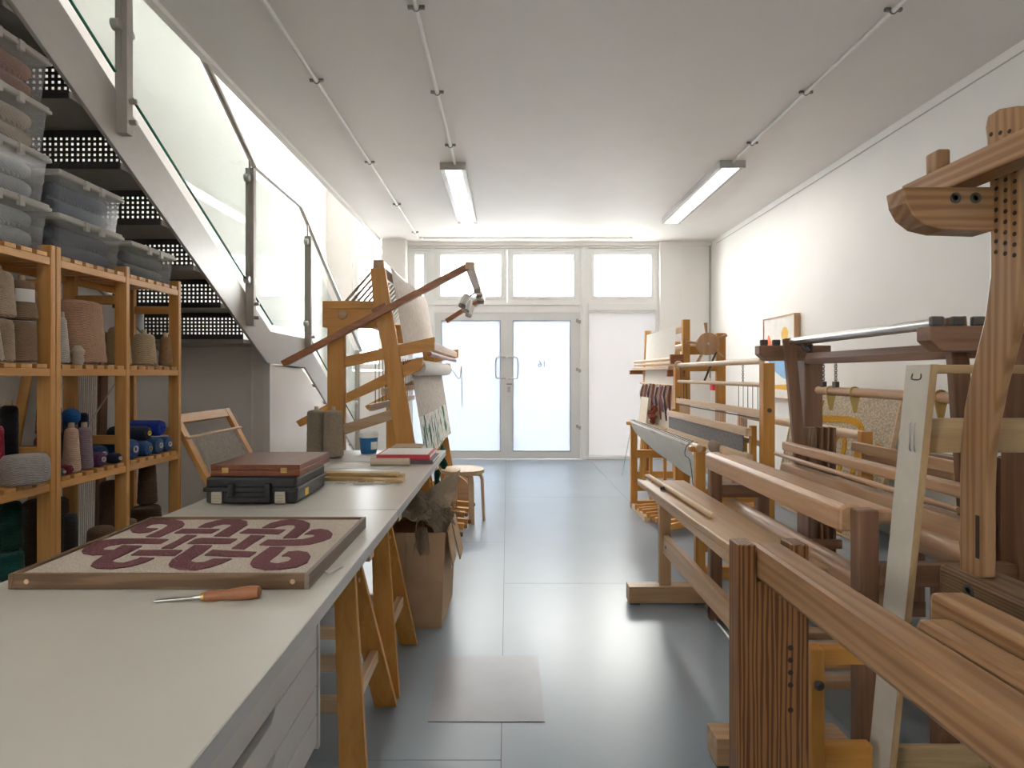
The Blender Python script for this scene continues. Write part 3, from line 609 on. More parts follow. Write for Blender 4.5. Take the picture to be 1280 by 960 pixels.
# lowest shelf
DB = ('dark_brown', (0.075, 0.042, 0.024), 110)
cone(-2.03, 2.365, z3, .05, .048, .20, ('teal_a', (0.010, 0.075, 0.07), 110), 'dark teal yarn cone on the lowest shelf', False)
cone(-2.03, 2.365, z3 + .202, .046, .04, .20, ('green_dark', (0.006, 0.045, 0.035), 110), 'bottle green yarn cone stacked above the teal one', False)
cone(-1.965, 2.16, z3, .08, .06, .15, ('turquoise', (0.015, 0.16, 0.15), 90), 'loose turquoise yarn hank on the lowest shelf', False)
cone(-2.12, 2.665, z3, .09, .085, .35, ('brown_black', (0.035, 0.022, 0.016), 110), 'big brown black yarn cone on the lowest shelf', False)
cone(-1.945, 2.585, z3, .03, .026, .30, ('charcoal', (0.03, 0.03, 0.033), 110), 'slim charcoal yarn cone on the lowest shelf', False)
cone(-1.95, 2.785, z3, .065, .055, .19, ('umber', (0.12, 0.062, 0.03), 110), 'umber yarn cone before the big brown black one', False)
cone(-2.04, 3.0, z3, .062, .058, .37, ('cocoa', (0.15, 0.085, 0.055), 110), 'tall cocoa brown yarn cone in the end bay', False)
cone(-1.93, 2.966, z3, .04, .032, .18, ('fawn', (0.23, 0.145, 0.09), 110), 'fawn yarn cone before the tall cocoa one', False)
cone(-1.985, 3.19, z3, .082, .07, .20, ('peat', (0.085, 0.05, 0.03), 90), 'wide peat brown yarn cone in the end bay', False)
cone(-1.985, 3.20, z3 + .202, .05, .04, .23, ('peat_up', (0.10, 0.058, 0.037), 90), 'narrow peat brown yarn cone tied on top of the wide one', False)
# frames stored behind the shelves and beside them
def frame_loom(name, label, P, wdt, hgt, U, V, N, mat, barw, n, wz0, wz1, warpmat, rods=()):
    t = thing(name, P, label, 'frame loom'); P = Vector(P); U = Vector(U).normalized(); V = Vector(V).normalized(); N = Vector(N).normalized()
    at = lambda a, b_, c=0: P + U * a + V * b_ + N * c
    for a in (barw / 2, wdt - barw / 2): br('side_rail', t, mat, at(a, 0), at(a, hgt), barw, .028, up=N)
    for b_ in (barw / 2, hgt - barw / 2): br('cross_rail', t, mat, at(barw, b_), at(wdt - barw, b_), barw, .024, up=N)
    for b_ in rods: obj('warp_rod', MB().tube([at(0, b_, .02), at(wdt, b_, .02)], .009, 10), 'birch', t)
    m = MB()
    for k in range(n):
        a = barw + .03 + (wdt - 2 * barw - .06) * k / (n - 1)
        m.bar(at(a, wz0, .022), at(a, wz1, .022), .0035, .002, up=N)
    obj('warp', m, warpmat, t, kind='stuff'); return t
frame_loom('frame_loom', 'pine frame loom with linen warp leaning beyond the shelf end', (-1.45, 3.42, 0.012), .70, 1.13, (0, 1, 0), (-.53, 0, .985), (.985, 0, .53), 'shelfpine', .06, 46, .2, .97, WARPM, (.97, .2))
frame_loom('frame_loom', 'dark wooden frame loom stored upright behind the shelves', (-2.60, 3.20, 0.01), .40, 1.5, (.25, 1, 0), (.02, .0, 1), (1, -.25, 0), 'walnut', .05, 20, .2, 1.35, WARPM)
for k, (a, b_, m_) in enumerate((((-2.36, 2.58, .0), (-2.36, 2.86, 1.28), 'shelfpine'), ((-2.42, 2.50, .0), (-2.42, 2.74, 1.30), 'oakdark'), ((-2.31, 2.66, .0), (-2.30, 2.96, 1.20), 'beech'))):
    br('wooden_lath', None, m_, a, b_, .05, .014, label=('pine lath', 'dark oak lath', 'pale beech lath')[k] + ' leaning on the wall behind the middle bay', cat='lath')
# ---------------------------------------------------------------- work tables
TX0, TX1, TZ = -1.265, -.42, .73
def table(y0, y1, label):
    t = thing('table_top', ((TX0 + TX1) / 2, y0, TZ - .034), label, 'table')
    obj('panel', MB().box(TX0, TX1 - .0015, y0 + .001, y1 - .001, TZ - .034, TZ), TABLEM, t, .0015)
    obj('edge_band', MB().box(TX1 - .0014, TX1, y0 + .001, y1 - .001, TZ - .0335, TZ - .001), EDGEM, t)
table(.23, 2.23, 'long off-white table top under the framed knot panel'); table(2.232, 3.98, 'off-white table top carrying the two cases and books')
def trestle(yc, nb, fb, label):
    t = thing('trestle', (-.84, yc, 0), label, 'trestle', 'pine trestles under the tables')
    for sx in (1, -1):
        cx = -.8425; xo = cx + sx * .385; xt = cx + sx * .315
        for yb, yt in ((nb, yc - .03), (fb, yc + .03)):
            o = sx * .04
            m = MB(); d = .011
            P = [(xo - o, yb), (xt - o, yt)]
            v = []
            for (x, y, z) in ((xo - .042, yb, 0), (xo + .042, yb, 0), (xt + .034, yt, .64), (xt - .034, yt, .64)): v += [(x, y - d, z), (x, y + d, z)]
            m.add(v, [(0, 2, 4, 6), (1, 7, 5, 3), (0, 1, 3, 2), (2, 3, 5, 4), (4, 5, 7, 6), (6, 7, 1, 0)])
            lg = obj('leg', m, 'pine', t, .002)
            for q in range(2): obj('screw_cap', MB().lathe([(.008, 0), (.007, .003)], (xt + sx * .03, yt + (-.006 if yt < yc else .006), .60 - .04 * q), 10, 0), 'birch', lg)
        f = .36
        za = .24; ya = nb + (yc - .03 - nb) * za / .64; yb_ = fb + (yc + .03 - fb) * za / .64
        br('side_rail', t, 'birch', (xo - sx * .02, ya + .012, za), (xo - sx * .02, yb_ - .012, za), .03, .045)
        bx('gusset', t, 'pine', xt - .05 if sx > 0 else xt - .02, xt + .02 if sx > 0 else xt + .05, yc - .018, yc + .018, .55, .655)
    bx('top_beam', t, 'birch', -1.24, -.445, yc - .03, yc + .03, .642, .695)
    for z in (.20, .33): br('stretcher', t, 'birch', (-1.16, yc - .06, z), (-.53, yc - .06, z), .02, .05)
trestle(1.91, 1.74, 2.19, 'pine trestle by the drawer unit under the long table'); trestle(2.42, 2.245, 2.69, 'pine trestle beside the cardboard box')
trestle(3.7, 3.48, 3.92, 'pine trestle at the far end beyond the cardboard box')
trestle(.46, .30, .66, 'pine trestle at the near end behind the drawer unit')
# drawer unit
dx, y0, y1 = -.452, .72, 1.378
du = thing('drawer_unit', (-.7, 1.05, .36), 'white drawer unit with cut-out grips fixed under the table', 'drawer unit')
obj('carcass', MB().box(-1.0, dx - .02, y0, y0 + .018, .36, .695).box(-1.0, dx - .02, y1 - .018, y1, .36, .695).box(-1.0, dx - .02, y0 + .018, y1 - .018, .36, .375).box(-1.0, dx - .02, y0 + .018, y1 - .018, .68, .695).box(-1.0, -.985, y0 + .018, y1 - .018, .375, .68), DRAWERM, du, .001)
obj('end_panel', MB().box(-1.0, dx + .004, y1, y1 + .012, .36, .695), DRAWERM, du, .001)
zs = (.692, .602, .512, .445, .372); ym = (y0 + y1) / 2
for a, b_ in zip(zs, zs[1:]):
    g = .11 / 2 + .03; dz = .024
    top = [(y0 + .002, a - .003), (ym - g, a - .003), (ym - g + .02, a - dz), (ym + g - .02, a - dz), (ym + g, a - .003), (y1 - .002, a - .003)]
    obj('drawer_front', MB().prism(top + [(y1 - .002, b_ + .001), (y0 + .002, b_ + .001)], dx - .018, dx), DRAWERM, du, .0012)
obj('grip_shade_sheet', MB().box(dx - .06, dx - .055, y0 + .02, y1 - .02, .376, .679), flat('drawer_shade', (0.10, 0.095, 0.09), 0.6), du)  # dark sheet: shade behind the grip cut-outs put into its colour
# ---------------------------------------------------------------- framed knot panel
px0, px1, py0, py1, pt = -1.205, -.478, 1.40, 1.965, .037
kp = thing('knot_artwork', ((px0 + px1) / 2, (py0 + py1) / 2, TZ), 'wood-framed cream woven panel with a maroon interlaced knot', 'framed panel')
zt = TZ + .001
bx('frame_rail', kp, 'oakdark', px0 + .012, px1 - .012, py0, py0 + .012, zt, zt + pt, .001); bx('frame_rail', kp, 'oakdark', px0 + .012, px1 - .012, py1 - .012, py1, zt, zt + pt, .001)
bx('frame_rail', kp, 'oakdark', px0, px0 + .012, py0, py1, zt, zt + pt, .001); bx('frame_rail', kp, 'driftwood', px1 - .012, px1, py0, py1, zt, zt + pt, .001)
for x in (px0 + .045, px1 - .04): obj('dowel_pin', MB().lathe([(.006, 0), (.006, -.0015)], (x, py0, zt + .019), 12, 1), 'birch', kp)
def pile(name, c1, c2, sc):
    m, n, l, b = _new(name); tc = n.new('ShaderNodeTexCoord'); v = n.new('ShaderNodeTexVoronoi'); v.inputs['Scale'].default_value = sc
    l.new(tc.outputs['Object'], v.inputs['Vector']); r = n.new('ShaderNodeValToRGB'); r.color_ramp.elements[0].color = (*c1, 1); r.color_ramp.elements[1].color = (*c2, 1); r.color_ramp.elements[1].position = .7
    l.new(v.outputs['Distance'], r.inputs['Fac']); l.new(r.outputs[0], b.inputs['Base Color']); b.inputs['Roughness'].default_value = .95; b.inputs['Specular IOR Level'].default_value = .1
    bp = n.new('ShaderNodeBump'); bp.invert = True; bp.inputs['Strength'].default_value = .8; bp.inputs['Distance'].default_value = .004; l.new(v.outputs['Distance'], bp.inputs['Height']); l.new(bp.outputs[0], b.inputs['Normal']); return m
KCREAM = pile('woven_cream', (0.66, 0.59, 0.51), (0.50, 0.43, 0.36), 170); KMAR = pile('woven_maroon', (0.20, 0.085, 0.09), (0.12, 0.045, 0.05), 170)
obj('woven_ground', MB().box(px0 + .012, px1 - .012, py0 + .012, py1 - .012, zt, zt + pt - .007), KCREAM, kp)
zp = zt + pt - .007
def onp(px, py): Y = F * (H - zp) / (py - CY); return Vector(((px - CX) / F * Y, Y))
KL = lambda L: [onp(80 + a / 5.773, 640 + b_ / 5.773) for a, b_ in L]
KR = lambda L: [onp(240 + a / 5.773, 640 + b_ / 5.773) for a, b_ in L]
bands = [KL(L) for L in (
 [(470, 130), (480, 105), (530, 80), (620, 63), (720, 56), (800, 58), (860, 70), (878, 90), (865, 110), (820, 130), (690, 187), (580, 184), (700, 130), (740, 105), (735, 93), (690, 88), (640, 93), (605, 108), (600, 120), (690, 122), (620, 150), (540, 158), (485, 150)],
 [(118, 290), (140, 262), (210, 228), (300, 205), (420, 195), (600, 195), (765, 200), (700, 236), (560, 233), (420, 235), (330, 248), (290, 265), (300, 278), (370, 278), (290, 315), (200, 318), (130, 306)],
 [(182, 395), (200, 370), (260, 330), (420, 242), (575, 248), (460, 305), (370, 345), (355, 358), (380, 368), (430, 370), (520, 345), (545, 330), (665, 335), (590, 370), (480, 400), (340, 418), (230, 415)],
 [(470, 318), (540, 278), (865, 278), (805, 322)], [(690, 268), (800, 215), (880, 168), (968, 172), (785, 270)], [(785, 158), (850, 124), (1135, 126), (1065, 160)],
 [(880, 235), (940, 200), (1000, 190), (1260, 197), (1200, 235)],
 [(745, 385), (770, 350), (850, 300), (935, 242), (1080, 244), (1010, 300), (930, 345), (925, 360), (960, 368), (1010, 365), (1080, 340), (1225, 340), (1150, 375), (1060, 405), (940, 428), (820, 420), (755, 402)])] + [KR(L) for L in (
 [(35, 116), (90, 88), (180, 64), (270, 55), (350, 58), (405, 72), (408, 95), (370, 120), (270, 183), (148, 180), (230, 130), (275, 105), (270, 93), (220, 93), (170, 105), (140, 118)],
 [(332, 158), (400, 124), (685, 130), (630, 165)], [(275, 270), (345, 225), (420, 170), (535, 175), (380, 275)],
 [(495, 120), (560, 85), (640, 65), (730, 57), (810, 65), (860, 88), (855, 115), (820, 145), (760, 192), (645, 195), (700, 150), (740, 115), (730, 98), (690, 97), (630, 108), (590, 120)],
 [(475, 243), (540, 203), (700, 205), (800, 200), (870, 185), (885, 170), (860, 165), (800, 168), (860, 133), (930, 125), (990, 135), (1022, 160), (1010, 190), (950, 215), (850, 240), (750, 247), (600, 248)],
 [(80, 318), (145, 275), (300, 285), (475, 292), (420, 330), (250, 328)],
 [(410, 380), (430, 345), (500, 295), (560, 255), (685, 257), (630, 310), (570, 355), (575, 370), (620, 375), (690, 360), (712, 340), (690, 325), (635, 325), (690, 290), (770, 283), (840, 295), (865, 325), (840, 370), (760, 405), (640, 422), (520, 425), (430, 405)])]
def inset(L, d):
    n = len(L); ar = sum(L[i].x * L[(i + 1) % n].y - L[(i + 1) % n].x * L[i].y for i in range(n)); sg = 1 if ar > 0 else -1; out = []
    for i in range(n):
        a = (L[i] - L[i - 1]).normalized(); b_ = (L[(i + 1) % n] - L[i]).normalized(); q = Vector((-a.y - b_.y, a.x + b_.x)) * sg
        out.append(L[i] + q * (d / max(.7, q.length ** 2 / 2)) * .5 * 1.4)
    return out
for L in bands: obj('knot_band', MB().prism([(p.x, p.y) for p in inset(L, .0042)], zp - .001, zp + .003, 'xy'), KMAR, kp)
# chisel
ch = thing('chisel', (-.68, 1.335, TZ), 'chisel with a turned wooden handle lying before the framed panel', 'chisel')
A = Vector((-.805, 1.325, TZ + .003)); B = Vector((-.572, 1.345, TZ + .016)); D = (B - A).normalized(); L = (B - A).length
on = lambda u: A + D * (L * u)
obj('blade', MB().bar(on(0), on(.36), .014, .004), STEEL, ch, .001); obj('tang', MB().tube([on(.34), on(.47)], [.004, .006], 10), STEEL, ch)
obj('ferrule', MB().tube([on(.44), on(.48)], .0095, 14), BRASS, ch)
us = (.47, .5, .56, .62, .68, .8, .9, .95, .985, 1.0); rs = (.010, .0125, .0135, .0115, .0118, .0145, .0155, .0145, .0135, .008)
obj('handle', MB().tube([on(u) for u in us], list(rs), 16), 'redbrown', ch)
obj('wood_shaving', MB().tube(spline([(-.475, 1.52, TZ + .004), (-.462, 1.50, TZ + .006), (-.455, 1.53, TZ + .005), (-.444, 1.56, TZ + .004)], 4), .003, 6), PAPER, label='pale curled shaving on the table beside the framed panel', cat='shaving')
# cases
bc = thing('tool_case', (-1.03, 2.49, TZ), 'black moulded plastic tool case under the wooden case', 'case')
cx0, cx1, cy0, cy1 = -1.21, -.845, 2.325, 2.69; cz = TZ + .001
obj('lower_shell', MB().prism([(cx0, cz), (cx1, cz), (cx1, cz + .055), (cx0, cz + .055)], cy0, cy1, 'xz'), BLACKP, bc, .012)
obj('upper_shell', MB().box(cx0, cx1, cy0, cy1, cz + .058, cz + .108), BLACKP, bc, .012)
obj('rim', MB().box(cx0 - .008, cx1 + .008, cy0 - .006, cy1 + .006, cz + .048, cz + .066), BLACKP, bc, .004)
m = MB(); xm = (cx0 + cx1) / 2
m.box(xm - .085, xm - .062, cy0 - .022, cy0, cz + .02, cz + .085); m.box(xm + .062, xm + .085, cy0 - .022, cy0, cz + .02, cz + .085); m.box(xm - .085, xm + .085, cy0 - .03, cy0 - .008, cz + .012, cz + .032)
obj('carry_handle', m, BLACKP, bc, .004)
for k in range(4): obj('grip_rib', MB().lathe([(.006, 0), (.006, .004)], (xm - .05 + .033 * k, cy0 - .033, cz + .022), 10, 1), BLACKP, bc)
for x in (cx0 + .03, cx1 - .082):
    lt = obj('latch', MB().box(x, x + .04, cy0 - .014, cy0 - .002, cz + .004, cz + .05), flat('latch_tan', (0.50, 0.45, 0.36), 0.5), bc, .002)
    for q in range(3): obj('latch_rib', MB().box(x + .006, x + .034, cy0 - .016, cy0 - .014, cz + .012 + .011 * q, cz + .016 + .011 * q), flat('latch_rib', (0.36, 0.32, 0.25), 0.5), lt)
obj('warning_sticker', MB().box(cx1, cx1 + .001, cy0 + .10, cy0 + .14, cz + .012, cz + .042), flat('yellow_sticker', (0.85, 0.52, 0.01), 0.5), bc, label='yellow sticker')
wc = thing('wooden_case', (-1.01, 2.52, TZ + .11), 'flat reddish wooden case with two brass catches on the black case', 'case')
wz = cz + .109
bx('case_base', wc, 'mahogany', -1.195, -.835, 2.335, 2.725, wz, wz + .024, .002); bx('case_lid', wc, 'mahogany', -1.195, -.835, 2.335, 2.725, wz + .0248, wz + .046, .002)
for x in (-1.148, -.912): obj('catch', MB().box(x, x + .026, 2.332, 2.335, wz + .014, wz + .034), BRASS, wc, .001)
# lengths of wood and lace scraps
for k, (a, b_, z, lab) in enumerate((((-.90, 2.86), (-.50, 2.80), 0, 'flat pine batten at the bottom of the pile behind the cases'), ((-.93, 2.93), (-.52, 2.93), 0, 'flat pine batten lying behind the pile'), ((-.92, 2.90), (-.54, 2.88), .017, 'flat pine batten on top of the pile'))):
    br('wood_batten', None, 'sticks', (*a, TZ + .009 + z), (*b_, TZ + .009 + z), .055, .016, label=lab, cat='batten', group='loose pine battens')
m = MB(); random.seed(3)
for k in range(7):
    x = -.86 + .045 * k; m.box(x, x + .004, 2.735, 2.80, TZ + .001, TZ + .006); m.box(x - .002, x + .04, 2.735 + .02 * (k % 3), 2.739 + .02 * (k % 3), TZ + .001, TZ + .008)
obj('lace_strip', m, COTTON, label='strip of white lace lying before the pine battens', cat='lace')
# yarn cones, tub, books
cone(-1.205, 3.66, TZ + .001, .058, .055, .295, ('oat_a', (0.335, 0.275, 0.205), 150), 'tall oatmeal yarn cone on the table, beside the stair wall', True)
cone(-1.085, 3.62, TZ + .001, .062, .056, .295, ('oat_b', (0.345, 0.285, 0.21), 150), 'tall oatmeal yarn cone on the table, beside the blue tub', True)
tb = thing('plastic_tub', (-.915, 3.83, TZ), 'blue and white plastic tub behind the books', 'tub')
obj('tub', MB().lathe([(.05, .001), (.054, .02), (.06, .105), (.056, .105), (.05, .02), (.01, .015)], (-.915, 3.83, TZ), 24), flat('tub_blue', (0.02, 0.16, 0.42), 0.35), tb)
obj('rim', MB().lathe([(.060, .105), (.063, .108), (.063, .135), (.058, .137), (.056, .11)], (-.915, 3.83, TZ), 24), UPVC, tb)
obj('sticker', MB().sheet(lambda u, v: Vector((-.915, 3.83, TZ)) + Vector((.0625 * math.cos(-1.1 + .8 * u), .0625 * math.sin(-1.1 + .8 * u), .03 + .05 * v)), 6, 1), PAPER, tb)
def book(x0, x1, y0, y1, z0, h, cov, label):
    t = thing('book', ((x0 + x1) / 2, (y0 + y1) / 2, z0), label, 'book', 'books at the table end')
    obj('cover', MB().box(x0, x1, y0, y1, z0, z0 + .003).box(x0, x1, y0, y1, z0 + h - .003, z0 + h).box(x0, x1, y0, y0 + .003, z0 + .003, z0 + h - .003), cov, t)
    obj('pages', MB().box(x0 + .004, x1 - .004, y0 + .004, y1 - .004, z0 + .0032, z0 + h - .0032), PAPER, t)
book(-.74, -.43, 3.36, 3.66, TZ + .001, .022, flat('book_grey', (0.16, 0.15, 0.17), 0.6), 'thick grey book at the bottom of the pile by the table edge')
book(-.76, -.45, 3.37, 3.68, TZ + .024, .028, flat('book_red', (0.45, 0.02, 0.04), 0.5), 'red-edged book on the pile by the table edge')
book(-.75, -.55, 3.72, 3.93, TZ + .001, .05, flat('book_tan', (0.42, 0.30, 0.20), 0.6), 'tan sketchbook behind the red-edged book')
obj('top_sheet', MB().box(-.745, -.465, 3.38, 3.66, TZ + .0525, TZ + .0545), PAPER, label='white paper lying on the red-edged book', cat='paper')
obj('paper_tube', MB().lathe([(.021, 0), (.021, .22), (.017, .22), (.017, .01)], (-.775, 3.30, TZ + .0225), 18, 0), flat('kraft', (0.62, 0.53, 0.42), 0.7), label='cream card tube lying before the books', cat='tube')
obj('paper_sheet', MB().box(-1.0, -.60, 3.20, 3.35, TZ + .0003, TZ + .0012), PAPER, label='white paper sheet flat on the table by the card tube', cat='paper')
obj('paper_sheet', MB().box(-.98, -.82, 3.45, 3.72, TZ + .0003, TZ + .0012), PAPER, label='white paper sheet flat before the blue tub', cat='paper')
# ---------------------------------------------------------------- cardboard box with sacking
cb = thing('cardboard_box', (-.48, 3.05, 0), 'worn brown cardboard box with open flaps under the table edge', 'box')
bx0, bx1, by0, by1, bz = -.655, -.325, 2.85, 3.27, .47
pts0 = [(bx0, by0), (bx1, by0), (bx1 + .015, by1), (bx0, by1)]; pts1 = [(bx0, by0 + .005), (bx1 + .02, by0 + .01), (bx1 + .035, by1), (bx0, by1)]
m = MB(); m.add([(*p, .001) for p in pts0] + [(x + (.012 if x > -.5 else -.004), y - (.01 if y < 3 else -.005), bz * .5) for x, y in pts0] + [(*p, bz) for p in pts1], [(0, 1, 2, 3)] + [(k, (k + 1) % 4, 4 + (k + 1) % 4, 4 + k) for k in range(4)] + [(4 + k, 4 + (k + 1) % 4, 8 + (k + 1) % 4, 8 + k) for k in range(4)])
obj('carton', m, CARD, cb)
obj('flap', MB().bar((bx1 + .03, 2.96, bz + .0), (bx1 + .055, 2.96, bz - .17), .17, .006, up=(1, 0, .1)), CARD, cb)
obj('flap', MB().bar((bx1 + .03, 3.17, bz), (bx1 + .075, 3.17, bz - .20), .19, .006, up=(1, 0, .1)), CARD, cb)
obj('flap', MB().bar((-.45, by0 + .004, bz), (-.44, by0 - .03, bz - .20), .10, .006, up=(0, -1, 0)), CARD, cb)
obj('packing_label', MB().box(bx1 + .036, bx1 + .0375, 3.0, 3.09, .24, .34), PAPER, cb)
def crumple(u, v):
    x = -.66 + .34 * u; y = 2.88 + .40 * v
    z = .475 + .135 * math.sin(math.pi * min(1, u * .9 + .05)) ** .6 * (.35 + .65 * v) + .014 * math.sin(19 * u + 7 * v) + .012 * math.sin(23 * v - 9 * u)
    if u > .85: z -= (u - .85) * .6
    return Vector((x, y, z))
sk = thing('sacking', (-.49, 3.08, .47), 'crumpled tan burlap cloth heaped in the cardboard box', 'cloth')
obj('cloth', MB().sheet(crumple, 24, 24), BURLAP, sk)
obj('cloth_corner', MB().add([(-.42, 3.05, .53), (-.30, 3.02, .56), (-.285, 3.25, .60), (-.44, 3.32, .60), (-.27, 3.36, .70), (-.34, 3.14, .595)], [(0, 1, 5), (1, 2, 5), (2, 4, 5), (4, 3, 5), (3, 0, 5)]), BURLAP, sk)
m = MB(); random.seed(11)
for k in range(90):
    x = random.uniform(-.44, -.29); y = random.uniform(2.86, 3.2); z = .50 + random.uniform(0, .05); a = random.uniform(0, 6.28)
    m.tube(spline([(x, y, z), (x + .03 * math.cos(a), y + .03 * math.sin(a), z + random.uniform(.0, .04)), (x + .05 * math.cos(a + .8), y + .05 * math.sin(a + .8), z - .02)], 2), .0028, 4)
for k in range(26):
    x = -.42 + random.uniform(-.03, .03); y = 2.85 + random.uniform(-.015, .0); m.tube([(x, y, .50), (x + random.uniform(-.02, .02), y - .012, .46), (x + random.uniform(-.025, .025), y - .02, .37 + random.uniform(0, .05))], .002, 4)
obj('fringe', m, BURLAP, sk, kind='stuff')
# stool
sx_, sy_ = -.382, 4.985
so = thing('stool', (sx_, sy_, 0), 'round birch stool with bent legs in the aisle', 'stool')
obj('seat', MB().lathe([(.176, .405), (.183, .409), (.183, .438), (.179, .441), (.01, .4412)], (sx_, sy_, 0), 40), 'birch', so)
for a in (-62, -8, 118, 215):
    a = math.radians(a); d = Vector((math.cos(a), math.sin(a), 0)); c = Vector((sx_, sy_, 0)); m = MB()
    pl = [c + d * .06 + Vector((0, 0, .396)), c + d * .135 + Vector((0, 0, .396)), c + d * .158 + Vector((0, 0, .386)), c + d * .169 + Vector((0, 0, .355)), c + d * .185 + Vector((0, 0, .0))]
    pl = [c + d * (p - c).dot(d) + Vector((0, 0, p.z)) for p in pl]
    side = Vector((-d.y, d.x, 0)) * .022; v = []; fcs = []
    for i, p in enumerate(pl):
        q0 = pl[max(0, i - 1)]; q1 = pl[min(len(pl) - 1, i + 1)]; tdir = (q1 - q0).normalized(); nn = tdir.cross(side.normalized()) * .011
        v += [p - side - nn, p + side - nn, p + side + nn, p - side + nn]
    for i in range(len(pl) - 1):
        for k in range(4): fcs.append((4 * i + k, 4 * i + (k + 1) % 4, 4 * i + 4 + (k + 1) % 4, 4 * i + 4 + k))
    fcs += [(3, 2, 1, 0), tuple(range(4 * len(pl) - 4, 4 * len(pl)))]
    m.add(v, fcs); obj('leg', m, wood('birch', 2), so, .002)
# clear floor mat
obj('floor_mat', MB().prism([(-.285, 2.085), (.135, 2.085), (.137, 2.575), (-.302, 2.575)], .0005, .0025, 'xy'), flat('mat_film', (0.34, 0.34, 0.37), 0.3, var=0.05, scale=7), label='clear plastic sheet lying flat on the aisle floor', cat='floor mat')
# ---------------------------------------------------------------- looms
def warp(par, name, a0, a1, b0, b1, n, w, mat, sag=0.0, kind='stuff'):
    """n threads/bands: from the line a0-a1 to the line b0-b1"""
    m = MB(); a0, a1, b0, b1 = map(Vector, (a0, a1, b0, b1))
    for k in range(n):
        u = (k + .5) / n; p = a0.lerp(a1, u); q = b0.lerp(b1, u); d = (a1 - a0).normalized() * w / 2
        m.add([p - d, p + d, q + d, q - d], [(0, 1, 2, 3)])
    return obj(name, m, mat, par, kind=kind)
def drape(par, name, P, nu, nv, mat): return obj(name, MB().sheet(P, nu, nv), mat, par)
def chain(par, p, q, n=9):
    m = MB(); p, q = Vector(p), Vector(q)
    for k in range(n):
        c = p.lerp(q, (k + .5) / n); h = (q - p).length / n * .75
        e = Vector((1, 0, 0)) if k % 2 else Vector((0, 1, 0))
        m.tube([c + e * (.006 * math.cos(t)) + Vector((0, 0, h * math.sin(t))) for t in [i * math.pi / 4 for i in range(9)]], .0016, 4, False)
    return obj('chain', m, IRON, par)
# ===== loom A: old heavy loom nearest on the right ==========================
la = thing('floor_loom', (1.1, .8, 0), 'old heavy pine floor loom with curved drilled upright and thick breast beam', 'loom')
ax0, ax1, ay0, ay1 = .558, .727, 1.40, 1.462
post = [(ax0, 0), (ax1 + .002, 0), (ax1 + .002, .838), (.687, .838), (.687, .75), (.603, .75), (.603, .838), (ax0, .838)]
pz('slotted_post', la, 'darkgrain', post, ay0, ay1, 'xz', .004)
m = MB()
for z in (.44, .50, .53, .56, .59): m.lathe([(.0065, .0002), (.0065, -.0006)], (.684, ay0, z), 12, 1)
obj('bored_hole', m, HOLE, la, kind='stuff')
pz('slotted_post', la, 'darkgrain', post, -.42, -.36, 'xz', .004)
pz('breast_beam', la, 'oldpine', [(.606, .752), (.684, .752), (.684, .832), (.606, .832)], -.44, 1.455, 'xz', .012)
pz('cloth_beam', la, 'oldpine', [(.70, .762), (.762, .762), (.762, .834), (.70, .834)], -.36, 1.0, 'xz', .014)
pz('knee_beam', la, 'oldpine', [(.775, .75), (.842, .75), (.842, .852), (.775, .852)], -.36, 1.07, 'xz', .012)
pz('foot_beam', la, 'oakdark', [(1.13, .672), (1.245, .672), (1.245, .755), (1.13, .755)], -.36, 1.525, 'xz', .014)
obj('bolt', MB().lathe([(.016, 0), (.016, -.003), (.009, -.003), (.008, .002)], (1.13, 1.42, .72), 14, 0), IRON, la)
# curved drilled upright (outline in y-z)
XU = 1.15
def yz(px, py): Y = F * XU / (px - CX); return (Y, H - (py - CY) / F * Y)
lf = [(1199, 722), (1199, 620), (1200, 560), (1205, 510), (1215, 460), (1230, 400), (1237, 345), (1237, 290), (1236, 215), (1231, 160), (1234, 145), (1248, 136)]
rt = [(1272, 132), (1273, 160), (1276, 300), (1274, 360), (1266, 420), (1250, 480), (1240, 530), (1235, 570), (1233, 620), (1233, 722)]
pz('curved_upright', la, 'oldpine', [yz(*p) for p in lf + rt], XU, XU + .024, 'yz', .004)
for dy in (-1.75,):
    pz('curved_upright', la, 'oldpine', [(y + dy, z) for y, z in [yz(*p) for p in lf + rt]], XU, XU + .024, 'yz', .004)
m = MB()
for r_ in range(11):
    for c_ in range(3):
        y, z = yz(1245 + 11.5 * c_ + r_ * .1, 315 - 13.2 * r_ + (2 * c_)); m.lathe([(.0052, .0002), (.0052, -.0007)], (XU, y, z), 10, 0)
obj('peg_hole', m, HOLE, la, kind='stuff')
m = MB()
for c_ in range(3):
    y, z = yz(1239 + 11.5 * c_, 168 - 2 * c_); m.lathe([(.0052, .0002), (.0052, -.0007)], (XU, y, z), 10, 0)
obj('peg_hole', m, HOLE, la, kind='stuff')
obj('slot', MB().box(XU - .0007, XU, 1.412, 1.424, .80, .905), HOLE, la)
arm = [(.932, 1.69), (.938, 1.655), (.955, 1.625), (.985, 1.602), (1.03, 1.591), (1.148, 1.588), (1.148, 1.692), (.94, 1.692)]
pz('bracket_arm', la, 'oldpine', arm, 1.365, 1.43, 'xz', .004); pz('bracket_arm', la, 'oldpine', arm, -.39, -.325, 'xz', .004)
for x in (1.055, 1.102): obj('bolt', MB().lathe([(.013, 0), (.013, -.002), (.007, -.002), (.006, .002)], (x, 1.365, 1.665), 14, 1), IRON, la)
pz('top_beam', la, 'oldpine', [(1.05, 1.694), (1.115, 1.694), (1.115, 1.752), (1.05, 1.752)], -.45, 1.545, 'xz', .004)
bx('end_block', la, 'oldpine', 1.116, 1.148, 1.50, 1.55, 1.70, 1.835, .006)
